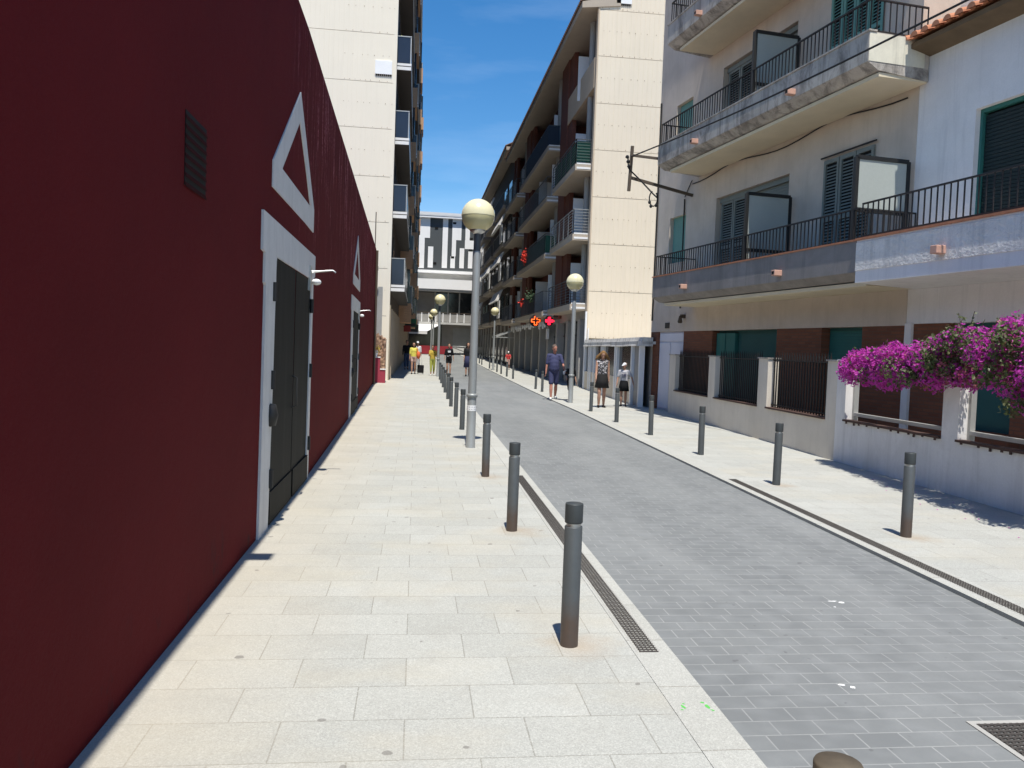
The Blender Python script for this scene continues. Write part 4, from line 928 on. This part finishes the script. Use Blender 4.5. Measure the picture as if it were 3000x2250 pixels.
# kiosk between house and right block
A, B = Vector((6.66, 23.3, 0)), Vector((7.04, 33.2, 0)); kd = (B-A).normalized(); kn = Vector((kd.y, -kd.x, 0))
kt = thing('kiosk', 'low weathered lean to kiosk with dark glazed bays beneath tan gable wall', 'kiosk', A, math.atan2(kd.y, kd.x)); KL = (B-A).length
def kb(name, mat, x0, x1, y0, y1, z0, z1, b=0):
    mb = MB(); mb.box(x0, x1, y0, y1, z0, z1); return mb.build(name, mat, kt, b)
kb('base_panel', 'kiosk_beige', 1.2, KL, -.2, 0, -.05, .8); kb('core_wall', 'taupe_render', .05, KL, -3, -.3, -.05, 1.88)
mb = MB(); n = 40
mb.box(-.15, KL+.05, -3.2, .05, 1.9, 1.98)
for k in range(9):
    x = -.15+k*(KL+.2)/9; x1 = x+(KL+.2)/9; f_ = .06+random.uniform(-.006, .006); g_ = 1.84-random.uniform(0, .02); h_ = 2.09+random.uniform(0, .012); mb.hexa([(x, -.3, g_), (x1, -.3, g_), (x1, f_, g_), (x, f_, g_), (x, -.3, h_), (x1, -.3, h_), (x1, .0, h_), (x, .0, h_)])
mb.build('roof', 'kiosk_roof', kt)
for x in (.05, 1.1, 3.3, 3.6, 5.7, 6.1, 7.6, 8.3, 8.7, 9.75): kb('post', 'white_paint', x, x+.14, -.12, .03, .0, 1.86)
for a, b in ((1.25, 3.3), (3.75, 5.7), (6.25, 7.6), (7.75, 8.3), (8.85, 9.75)): kb('window', 'shop_glass', a, b, -.08, -.06, .8, 1.86)
kb('door', 'pier_grey', .2, 1.1, -.09, -.06, 0, 1.86)

# ------------------------------------------------------------------ wire bracket and overhead wire
wb = thing('wire_bracket', 'rusty steel cable bracket mast fixed to beige house by two arms', 'bracket', (5.5, 21, 5.9))
mb = MB(); mb.bar((5.47, 21, 5.9), (5.52, 21, 7.08), .075); mb.build('mast', 'iron_brown', wb, world=True)
mb = MB(); mb.bar((5.5, 21, 6.84), (6.22, 20.85, 6.76), .06); mb.bar((5.47, 21, 6.26), hw(2.3, 0, 5.93), .07); mb.build('arm', 'iron_brown', wb, world=True)
mb = MB()
for z in (6.74, 6.62, 6.5): mb.lathe([(.03, 0), (.055, .03), (.03, .08)], (5.38+.03*(6.74-z)*8, 20.95, z), 10)
mb.tube([(5.4, 20.95, 6.76), (5.42, 20.95, 6.5), (5.5, 20.97, 6.42), (5.75, 20.95, 6.2), (6.1, 20.9, 5.85), (6.22, 20.9, 5.75)], .02, 6)
L_ = [(6.12+.11*math.cos(a), 20.9, 5.72+.2*math.sin(a)) for a in [R(k) for k in range(-250, 60, 20)]]; mb.tube(L_, .018, 6)
for p in ((6.02, 20.9, 5.62), (6.06, 20.9, 5.52), (6.2, 20.9, 5.55)): mb.ell(p, (.04, .04, .05))
mb.build('insulator', 'wire', wb, world=True)
mb = MB(); a, b = Vector((5.5, 20.96, 6.8)), hw(13.2, -1.5, 6.55); d = b-a
mb.tube([a+d*t-Vector((0, 0, .10*math.sin(math.pi*min(1, t)))) for t in [k/12 for k in range(16)]], .017, 6)
tag(mb.build('overhead_wire', 'wire'), 'black overhead cable sagging from bracket past the balconies', 'wire')

# ------------------------------------------------------------------ bougainvillea
bv = thing('bougainvillea', 'magenta flowering bougainvillea spilling over white garden wall', 'plant', (6.7, 9, 1.5))
path = [(11.45, 1.50, .15), (11.1, 1.52, .2), (10.6, 1.55, .2), (10.0, 1.57, .22), (9.4, 1.60, .24), (8.9, 1.68, .30), (8.4, 1.72, .36), (7.9, 1.72, .40), (7.4, 1.68, .45), (6.8, 1.65, .48), (6.1, 1.65, .45), (5.4, 1.6, .45)]
def pth(s):
    i = min(int(s), len(path)-2); f = s-i; a, b = path[i], path[i+1]; return [a[k]*(1-f)+b[k]*f for k in range(3)]
fl, lf, br, fd = MB(), MB(), MB(), MB()
clumps = []
for k in range(340):
    s = ((k+random.random())/340)*(len(path)-1); y, z, r = pth(s); t_ = s/(len(path)-1)
    a = random.uniform(0, 2*math.pi); q = r*math.sqrt(random.random())*.95
    c = Vector((gx(y)-.16+math.cos(a)*q*.85-.1*t_, y+random.uniform(-.15, .15), z+math.sin(a)*q))
    clumps.append((c, random.uniform(.09, .17), t_))
for k in range(30):   # hanging tails
    y = random.uniform(6.2, 7.9); z = random.uniform(1.05, 1.45); c = Vector((gx(y)-.22-random.random()*.2, y, z)); clumps.append((c, .11, .95))
for c, r, t_ in clumps:
    green = random.random() < (.06 if t_ < .3 else .22)
    if green: c = c+Vector((-.07, 0, .02)); r *= 1.15
    fade = random.random() < (.12 if t_ < .4 else .3)
    nn = int(95*(r/.13)**2)
    for k in range(nn):
        d = Vector((random.gauss(0, 1), random.gauss(0, 1), random.gauss(0, 1))).normalized(); p = c+d*r*random.uniform(.55, 1.05)
        nrm = (d+Vector((random.gauss(0, .6), random.gauss(0, .6), random.gauss(.2, .6)))).normalized(); tx = nrm.orthogonal().normalized(); tx = Quaternion(nrm, random.random()*6.28) @ tx; ty = nrm.cross(tx)
        if green or random.random() < (.12 if t_ < .3 else .2):
            s = random.uniform(.022, .04); lf.add([p, p+tx*s*.55+ty*s*.5+nrm*.004, p+ty*s*1.5, p-tx*s*.55+ty*s*.5+nrm*.004], [(0, 1, 2), (0, 2, 3)])
        else:
            s = random.uniform(.014, .024)
            for q in range(2):
                w = Quaternion(nrm, q*2.3) @ ty; u = nrm.cross(w)
                (fd if fade and random.random() < .7 else fl).add([p, p+w*s*.7+u*s*.75+nrm*s*.5, p+w*s*1.7+nrm*s*.7, p+w*s*.7-u*s*.75+nrm*s*.5], [(0, 1, 2, 3)])
for k in range(16):
    y = random.uniform(5.5, 9.2); b = Vector((gx(y)-.1-random.random()*.2, y, 1.9+random.random()*.2)); e = b+Vector((random.uniform(-.1, .1), random.uniform(-.2, .3), random.uniform(.05, .28))); br.tube([b, e], .004, 4, False)
    for q in range(7):
        p = b.lerp(e, .4+.6*random.random()); s = .03; d = Vector((random.gauss(0, 1), random.gauss(0, 1), random.gauss(0, 1))).normalized(); u = d.orthogonal().normalized()
        lf.add([p, p+u*s*.5+d*s*.5, p+d*s*1.4, p-u*s*.5+d*s*.5], [(0, 1, 2), (0, 2, 3)])
for k in range(5):
    y = 4+k*.6; br.tube([(gx(y)+.5, y, 0), (gx(y)+.35, y+.3, .9), (gx(y)+.05, y+.8, 1.6), (gx(y)-.15, y+2.2, 1.65)], [.03, .025, .018, .008], 6)
o = fl.build('flowers', 'bract', bv, world=True); fd.build('faded_flowers', 'faded_bract', bv, world=True); lf.build('foliage', 'leaf', bv, world=True); br.build('stem', 'bark', bv, world=True)
mb = MB()
for k in range(26):
    x, y = gx(7)-.1-abs(random.gauss(0, .45)), random.uniform(5.6, 10.5); s = .016; a = random.random()*6; mb.add([(x, y, .005), (x+s*math.cos(a), y+s*math.sin(a), .012), (x+s*math.cos(a)-s*math.sin(a), y+s*math.sin(a)+s*math.cos(a), .006), (x-s*math.sin(a), y+s*math.cos(a), .009)], [(0, 1, 2, 3)])
tag(mb.build('fallen_petals', 'bract'), 'pink petals scattered on pavement below the bougainvillea', 'petals', kind='stuff')

# ------------------------------------------------------------------ bollards
def make_bollard(label, group, body, cap):
    t = thing('bollard', label, 'bollard', (0, 0, 0), group=group)
    mb = MB(); mb.lathe([(.05, -.03), (.05, .0), (.0495, .005), (.049, .66), (.046, .665), (.0, .666)], (0, 0, 0), 28); mb.build('post', body, t)
    mb = MB(); mb.lathe([(.041, .655), (.041, .69)], (0, 0, 0), 24); mb.build('ring', 'silver_metal', t)
    mb = MB(); mb.lathe([(.045, .682), (.049, .685), (.0495, .69), (.0495, .785), (.047, .79), (0, .7905)], (0, 0, 0), 28); mb.build('cap', cap, t)
    return t
GLb, GRb = 'dark bollards along the left kerb', 'dark bollards along the right kerb'
pr = make_bollard('rusty topped bollard cut off by bottom edge of photo', GLb, 'rusty_bollard', 'rust_cap'); pr.location = (.893, 1.53, 0)
L2 = ['tall nearest full bollard with rusty foot beside drain channel end', 'bollard with rusty foot, second standing beside the left drain channel', 'bollard in front of the big near lamp post', ]
ord_ = ['first', 'second', 'third', 'fourth', 'fifth', 'sixth', 'seventh', 'eighth']
pb = make_bollard(L2[0], GLb, 'rusty_bollard', 'bollard_cap'); pb.location = (.885, 4.28, 0)
dup(pb, (.895, 7.03, 0), L2[1], 1.1, (.004, -.004)); dup(pb, (.915, 10.0, 0), L2[2], 2.2, (0, .006))
pc = make_bollard('grey bollard on left kerb, first beyond the big lamp post', GLb, 'bollard_paint', 'bollard_cap'); pc.location = (.94, 15.64, gz(15))
for k, (x, y) in enumerate(((.955, 18.49), (.98, 21.58), (1.01, 24.53), (1.04, 27.79), (1.08, 31.0), (1.1, 33.9), (1.13, 36.9))):
    dup(pc, (x, y, gz(y)), 'grey bollard on left kerb, %s beyond the big lamp post' % ord_[k+1], k, (random.uniform(-.016, .016), random.uniform(-.016, .016)))
pd = make_bollard('dark bollard on right pavement nearest the bougainvillea, with streaked rust', GRb, 'rusty_bollard', 'bollard_cap'); pd.location = (4.58, 6.92, 0)
RL = ['second bollard from right edge, in front of join between white and beige garden walls', 'third bollard from right edge, in front of middle iron fence panel', 'bollard in front of the white house door', 'bollard in front of child with white cap', 'bollard just left of the woman in printed top']
for k, (x, y) in enumerate(((4.62, 9.72), (4.655, 12.56), (4.675, 15.45), (4.66, 18.13), (4.73, 21.2))):
    o = dup(pc, (x, y, gz(y)), RL[k], k*1.3, (random.uniform(-.01, .01), random.uniform(-.01, .01))); o['group'] = GRb
for k, (x, y, la) in enumerate(((4.78, 29.96, 'bollard touching left leg of man in navy shirt'), (4.79, 31.71, 'bollard just left of man in navy shirt'), (4.87, 39.93, 'right kerb bollard in front of shop windows, nearest of far group'), (4.82, 42.3, 'right kerb bollard in front of shop windows, second of far group'), (4.85, 45.4, 'right kerb bollard in front of shop windows, third of far group'),
                                  (4.86, 47.9, 'right kerb bollard in front of shop windows, next to the far lamp post'), (4.92, 53.5, 'right kerb bollard just beyond the far right lamp post'), (4.96, 60.4, 'second bollard beyond the far right lamp post'), (5.04, 63.8, 'farthest bollard beyond the far right lamp post'))):
    o = dup(pc, (x, y, gz(y)), la, k, (random.uniform(-.016, .016), random.uniform(-.016, .016))); o['group'] = GRb
# ------------------------------------------------------------------ street lamps
def make_lamp():
    t = thing('street_lamp', 'near tall street lamp with cream globe in front of striped building', 'street lamp', (0, 0, 0), group='globe street lamps along the street')
    mb = MB(); mb.lathe([(.085, -.03), (.085, .0), (.075, .02), (.072, .82)], (0, 0, 0), 20); mb.lathe([(.072, .82), (.09, .822), (.09, .87), (.066, .875)], (0, 0, 0), 20); mb.lathe([(.066, .875), (.062, 2.1), (.06, 3.12), (.054, 3.16)], (0, 0, 0), 20); mb.build('pole', 'lamp_pole', t)
    mb = MB(); mb.lathe([(.056, 3.15), (.056, 3.42)], (0, 0, 0), 16); mb.build('neck', 'lamp_neck', t)
    mb = MB(); mb.lathe([(.05, 3.42), (.12, 3.46), (.135, 3.5), (.12, 3.51)], (0, 0, 0), 20); mb.build('cup', 'silver_metal', t)
    r, zc = .262, 3.71
    mb = MB(); mb.lathe([(r*math.sin(R(a)), zc-r*math.cos(R(a))) for a in range(32, 91, 6)]+[(r, zc)], (0, 0, 0), 36); mb.build('globe_lower', 'globe_lower', t)
    mb = MB(); mb.lathe([(r+.004, zc-.004), (r+.004, zc+.004)]+[((r+.003)*math.cos(R(a)), zc+.004+(r+.003)*math.sin(R(a))) for a in range(4, 90, 6)]+[(0.0001, zc+r+.007)], (0, 0, 0), 36); mb.build('globe_upper', 'globe_cream', t)
    return t
lp = make_lamp(); lp.location = (.92, 12.89, 0)
st = MB(); st.tube([(0, 0, .60), (0, 0, .69)], .0735, 20, False); st.build('sticker', 'white_mark', lp)
st = MB()
for z in (.62, .655): st.tube([(0, 0, z), (0, 0, z+.012)], .0742, 12, False)
st.build('sticker', 'denim', lp)
st = MB(); st.tube([(0, 0, .9), (0, 0, .96)], .0664, 20, False)
for (x, y, la, s) in ((4.79, 24.41, 'street lamp on right pavement standing beside man in navy shirt', 1), (1.11, 39.9, 'street lamp on left kerb, next beyond the big near lamp', 1.02), (1.2, 58, 'left kerb street lamp, second beyond the big near lamp', 1.0), (1.28, 70, 'left kerb street lamp, smallest and farthest', 1.0), (4.89, 50.7, 'far street lamp on right pavement before the dark shops', 1.0)):
    o = dup(lp, (x, y, gz(y)), la); o.scale = (s, s, s)
    for c in kids(o):
        if c.name.startswith('sticker') and y > 13: bpy.data.objects.remove(c)

# ------------------------------------------------------------------ people
def remesh(o, v=.011, smooth=2):
    m = o.modifiers.new('remesh', 'REMESH'); m.mode = 'VOXEL'; m.voxel_size = v; m.use_smooth_shade = True
    if smooth: s = o.modifiers.new('smooth', 'SMOOTH'); s.factor = .5; s.iterations = smooth
def person(label, loc, rz, H, skin='skin', legs=((.25, .1), (-.2, .3)), arms=((.1, .12, .25), (-.1, .12, .3)), head=(0, 0), fem=False, top=None, sleeve=.6, bottom=None, bkind='shorts', blen=.55,
           hair='hair_dark', hstyle='short', shoes='shoe_dark', cap=None, belly=0, group=None):
    t = thing('person', label, 'person', loc, rz, group); k = H/1.75; V = lambda x, y, z: Vector((x, y, z))*k
    sh = .165 if fem else .19; hp = .085
    body = MB(); J = {}
    pel = V(0, 0, .94); chest = V(0, .0, 1.28); neck = V(0, .01, 1.46)
    body.ell(V(0, 0, .95), (.155*k*(1.05 if fem else 1), .105*k, .12*k)); body.ell(V(0, -.005-belly*.3, 1.1), (.135*k+belly*.2, .095*k+belly, .16*k)); body.ell(V(0, 0, 1.29), (.155*k, .105*k, .17*k))
    body.cap(V(-sh+.03, 0, 1.41), V(sh-.03, 0, 1.41), .06*k, .06*k); body.cap(V(0, .01, 1.42), V(0, -.005, 1.54), .052*k, .05*k)
    hc = V(0, -.02-.05*head[0], 1.635-.03*abs(head[0])); q = Quaternion((1, 0, 0), head[0]*1.0) @ Quaternion((0, 0, 1), head[1])
    hp_ = lambda x, y, z: hc+q @ V(x, y, z)
    body.ell(hp_(0, .012, .02), (.078*k, .097*k, .1*k), q); body.ell(hp_(0, -.03, -.05), (.056*k, .062*k, .066*k), q)
    body.cap(hp_(0, -.085, .01), hp_(0, -.105, -.02), .010*k, .014*k); body.ell(hp_(0, -.082, -.062), (.02*k, .01*k, .007*k), q)
    for s in (-1, 1): body.ell(hp_(s*.074, .012, -.005), (.012*k, .02*k, .03*k), q)
    for s, (sw, kb_) in zip((-1, 1), legs):
        h = V(s*hp, 0, .9); kn = h+V(0, -math.sin(sw)*.43, -math.cos(sw)*.43); a = sw-kb_; an = kn+V(0, -math.sin(a)*.40, -math.cos(a)*.40)
        body.cap(h, kn, .08*k*(1.05 if fem else 1), .054*k); body.cap(kn, kn.lerp(an, .4), .052*k, .056*k); body.cap(kn.lerp(an, .4), an, .056*k, .034*k)
        J[s, 'leg'] = (h, kn, an)
    low = min(J[s, 'leg'][2].z for s in (-1, 1)); dz = .075*k-low
    for s in (-1, 1):
        h, kn, an = J[s, 'leg']; f = an+V(s*.02, -.15, -.05); body.cap(an+V(0, .02, -.03), f, .036*k, .03*k)
    for s, (sw, out, el) in zip((-1, 1), arms):
        a = V(s*sh, 0, 1.41); e = a+V(s*math.sin(out)*.29, -math.sin(sw)*.29, -math.cos(sw)*math.cos(out)*.29); b = sw+el
        w = e+V(s*math.sin(out)*.15, -math.sin(b)*.25, -math.cos(b)*.25)
        body.cap(a, e, .046*k, .038*k); body.cap(e, w, .037*k, .026*k); d = (w-e).normalized(); J[s, 'arm'] = (a, e, w, d)
        side = Vector((0, -1, 0)); side = (side-d*side.dot(d)).normalized(); pm = w+d*.05*k; n_ = d.cross(side)
        body.ell(pm, (.018*k, .036*k, .045*k), Matrix((n_, side, d)).transposed().to_quaternion())
        for i, (o_, ln) in enumerate(((-.027, .055), (-.009, .068), (.009, .072), (.027, .062))):
            r0 = pm+side*o_*k+d*.04*k; r1 = r0+(d+n_*-s*.25).normalized()*ln*.55*k; body.cap(r0, r1, .0088*k, .0085*k, 6); body.cap(r1, r1+(d+n_*-s*.7).normalized()*ln*.5*k, .0085*k, .0075*k, 6)
        r0 = pm+side*.03*k-d*.01*k; body.cap(r0, r0+(side*.8+d*.7).normalized()*.055*k, .0105*k, .009*k, 6)
    ob = body.build('body', skin, t); remesh(ob, .0095*max(1, k*.9), 1)
    for v in ob.data.vertices: v.co.z += dz
    UPZ = Vector((0, 0, dz))
    def part(mb, name, mat, vox=.013):
        o = mb.build(name, mat, t)
        for v in o.data.vertices: v.co.z += dz
        if vox: remesh(o, vox, 9 if name == 'shirt' else 3)
        return o
    if top:
        c = MB(); g = .018*k
        c.ell(V(0, -.005-belly*.3, 1.08), (.145*k+belly*.2+g, .1*k+belly+g, .19*k)); c.ell(V(0, 0, 1.28), (.158*k+g, .108*k+g, .18*k)); c.cap(V(-sh+.03, 0, 1.405), V(sh-.03, 0, 1.405), .068*k, .068*k)
        c.ell(V(0, -belly*.35, 1.0), (.152*k+belly*.25+g, .108*k+belly*.75+g, .17*k)); c.ell(V(0, -belly*.3, 1.16), (.15*k+belly*.15+g, .102*k+belly*.7+g, .2*k))
        if sleeve:
            for s in (-1, 1):
                a, e, w, d = J[s, 'arm']; c.cap(a, a.lerp(e, min(1, sleeve*1.6)), .062*k, .058*k)
                if sleeve > .8: c.cap(e, w.lerp(e, .1), .05*k, .04*k)
        part(c, 'shirt', top)
    if bottom:
        c = MB()
        if bkind == 'skirt':
            c.lathe([(.15*k, 1.04*k), (.172*k, .95*k), (.185*k, .86*k), (.225*k, (.92-blen*.5)*k), (.215*k, (.92-blen*.5)*k), (.14*k, .9*k), (.1*k, 1.03*k)], (0, -.01*k, 0), 28, 1, .78); part(c, 'skirt', bottom, 0)
        else:
            c.ell(V(0, 0, .95), (.172*k, .125*k, .13*k))
            for s in (-1, 1):
                h, kn, an = J[s, 'leg']
                if blen <= 1: c.cap(h, h.lerp(kn, blen), .098*k, .085*k)
                else: c.cap(h, kn, .095*k, .07*k); c.cap(kn, kn.lerp(an, blen-1), .07*k, .055*k)
            part(c, 'trousers' if blen > 1 else 'shorts', bottom)
    c = MB()
    for s in (-1, 1):
        h, kn, an = J[s, 'leg']; c.cap(an+V(0, .03, -.035), an+V(s*.02, -.16, -.052), .043*k, .036*k)
    part(c, 'shoes', shoes, .01)
    if hair:
        c = MB(); c.ell(hp_(0, .03, .048), (.086*k, .096*k, .09*k), q)
        if hstyle == 'long':
            for i in range(16):
                a = math.pi*(.02+.96*i/15); x, y = math.cos(a)*.085, math.sin(a)*.075+.03; c.cap(hp_(x*.8, y*.8, .04), hp_(x*1.35, y*1.1-.01, -.17-random.random()*.08), .03*k, .02*k)
        if hstyle == 'wild':
            for i in range(26):
                a = math.pi*(-.12+1.24*i/25); x, y = math.cos(a)*.1, math.sin(a)*.08+.02; c.cap(hp_(x*.6, y*.7, .06+random.uniform(-.02, .03)), hp_(x*(1.7+random.random()*.7), y*1.2-.02, -.06-random.random()*.16), .033*k, .02*k)
        if hstyle == 'bun': c.ell(hp_(0, .07, .12), (.04*k,)*3)
        part(c, 'hair', hair, .011)
    if cap:
        c = MB(); c.ell(hp_(0, .015, .055), (.086*k, .1*k, .08*k), q); c.cap(hp_(-.04, -.08, .035), hp_(-.03, -.15, .02), .018*k, .016*k); c.cap(hp_(.04, -.08, .035), hp_(.03, -.15, .02), .018*k, .016*k); c.cap(hp_(0, -.08, .035), hp_(0, -.16, .02), .02*k, .016*k); part(c, 'cap', cap, .011)
    for s in (-1, 1):
        c = MB(); c.ell(hp_(s*.03, -.076, .012), (.011*k, .006*k, .006*k), q, 8, 5); part(c, 'eye', 'hair_dark', 0)
    def hand(s): 
        a, e, w, d = J[s, 'arm']; m_ = Matrix.Rotation(rz, 3, 'Z'); return Vector(loc)+m_ @ (w+d*.08*k+UPZ)
    return t, hand
G = lambda y: gz(y)+.002
# man in navy shirt
pm, hand = person('man in navy T-shirt and shorts walking down right pavement holding a white paper', (4.50, 25.9, G(25)), -.08, 1.78, 'skin_red', ((.20, .10), (-.16, .22)), ((.06, .16, .10), (.35, .28, .35)), (.3, .35), False, 'navy_cloth', .55, 'navy_cloth', 'shorts', .85, 'hair_grey', 'short', 'shoe_white', belly=.045)
h = hand(1); mb = MB(); mb.hexa([h+Vector(p) for p in ((-.06, -.03, -.08), (.08, -.03, -.03), (.08, .0, -.03), (-.06, .0, -.08), (-.08, -.03, .02), (.06, -.03, .08), (.06, 0, .08), (-.08, 0, .02))])
tag(mb.build('paper', 'white_cloth'), 'folded white paper in hand of man in navy shirt', 'paper')
person('woman with wild blonde hair in printed sleeveless top and dark short skirt', (5.37, 22.75, G(22)), -.1, 1.64, 'skin', ((.26, .42), (-.12, .02)), ((.2, .10, .25), (-.08, .10, .1)), (.55, 0), True, 'print_cloth', 0, 'charcoal_cloth', 'skirt', .62, 'hair_blonde', 'wild', 'shoe_dark')
pt_, hand = person('child in white cap, grey T-shirt and dark shorts by the kiosk', (6.22, 23.5, G(23)), -.3, 1.30, 'skin', ((.1, .1), (-.1, .1)), ((.1, .2, .2), (.15, .45, .2)), (.1, -.6), False, 'grey_cloth', .45, 'black_cloth', 'skirt', .62, 'hair_blonde', 'short', 'shoe_dark', 'white_cloth')
c = MB(); c.box(-.075, -.03, -.142, -.112, .93, .96); c.box(-.008, .018, -.146, -.112, .90, .98); c.box(.032, .058, -.142, -.112, .90, .98); c.box(-.07, .07, -.138, -.112, 1.0, 1.015); c.build('shirt_print', 'navy_cloth', pt_)
person('person in black partly hidden behind the right lamp post', (5.0, 25.6, G(25)), .2, 1.24, 'skin', ((.3, .2), (-.2, .2)), ((.3, .3, .7), (-.2, .2, .4)), (.3, .2), False, 'black_cloth', .6, 'black_cloth', 'shorts', .9, 'hair_dark', 'short', 'shoe_dark')
# walkers farther up the street
yw, hand = person('woman in yellow T-shirt and pale shorts pulling a black suitcase', (-.10, 41.85, G(41.8)), 0, 1.62, 'skin', ((.12, .1), (-.1, .15)), ((.05, .12, .1), (-.05, .3, .15)), (0, 0), True, 'yellow_cloth', .7, 'pink_cloth', 'shorts', .45, 'hair_dark', 'long', 'shoe_dark')
sc = thing('suitcase', 'small black wheeled suitcase beside woman in yellow', 'suitcase', (.27, 42.0, G(42)))
mb = MB(); mb.box(-.17, .17, -.12, .12, .06, .47); mb.build('shell', 'black_cloth', sc, bevel=.04)
mb = MB(); mb.tube([(-.05, .08, .45), (-.05, .08, .84), (.06, .08, .84), (.06, .08, .45)], .012, 6); mb.build('handle', 'galvanised', sc)
for sx_ in (-.13, .13):
    mb = MB(); mb.lathe([(.03, -.015), (.03, .015)], (0, 0, 0), 12)
    for v in mb.v: v.xyz = (v.z+sx_, v.x, v.y+.03)
    mb.build('wheel', 'shoe_dark', sc)
bgm = MB(); bgm.ell((.14, 41.75, G(42)+.98), (.1, .12, .2)); bgm.tube([(.1, 41.7, G(42)+1.1), (.05, 41.75, G(42)+1.38), (.14, 41.85, G(42)+1.1)], .012, 6)
tag(bgm.build('shoulder_bag', 'orange_cloth'), 'bright orange bag on shoulder of woman in yellow', 'bag')
person('person in white hat walking behind woman in yellow', (.10, 47, G(47)), 0, 1.66, 'skin', ((.1, .1), (-.1, .1)), ((.1, .12, .1), (-.1, .12, .1)), (0, 0), True, 'white_cloth', .6, 'white_cloth', 'shorts', 1.5, None, 'short', 'shoe_white', 'white_cloth')
person('woman in mustard top and bright yellow trousers half hidden behind left lamp post', (.86, 40.9, G(41)), 0, 1.52, 'skin', ((.1, .1), (-.12, .15)), ((.4, .1, 1.4), (.3, .12, 1.2)), (0, 0), True, 'mustard_cloth', .6, 'olive_cloth', 'shorts', 1.6, 'hair_dark', 'bun', 'shoe_white')
pk, hand = person('person in oversized black printed T-shirt walking in the road', (1.75, 42.6, G(42.6)), 0, 1.62, 'skin', ((.08, .3), (.0, .0)), ((.0, .2, .15), (-.05, .22, .2)), (0, 0), True, 'black_cloth', .75, 'black_cloth', 'shorts', .5, 'hair_dark', 'short', 'shoe_dark')
c = MB(); c.box(-.07, .08, -.15, -.118, 1.16, 1.26); c.box(-.09, -.04, -.165, -.12, .95, .99); c.box(.03, .06, -.165, -.12, .98, 1.03); c.build('shirt_print', 'white_cloth', pk)
person('woman in knee length navy dress walking behind the near lamp post', (2.70, 41.8, G(41.8)), 0, 1.72, 'skin', ((.18, .1), (-.12, .15)), ((.05, .1, .15), (-.05, .1, .15)), (0, 0), True, 'black_cloth', .7, 'navy_cloth', 'skirt', .95, 'hair_dark', 'long', 'shoe_dark')
person('person in dark top and jeans in shade of left block', (-.52, 47.5, G(47)), .1, 1.7, 'skin', ((.1, .1), (-.1, .1)), ((.1, .12, .1), (-.1, .12, .1)), (0, 0), False, 'black_cloth', .9, 'denim', 'shorts', 1.7, 'hair_dark', 'short', 'shoe_dark')
person('child in red top standing by dark shop front on right', (6.05, 52.5, G(52.5)), -.2, 1.2, 'skin', ((.1, .1), (-.1, .1)), ((.4, .15, .8), (.4, .15, .8)), (.1, 0), False, 'red_cloth', .7, 'pink_cloth', 'shorts', .9, 'hair_dark', 'short', 'shoe_dark', 'white_cloth')
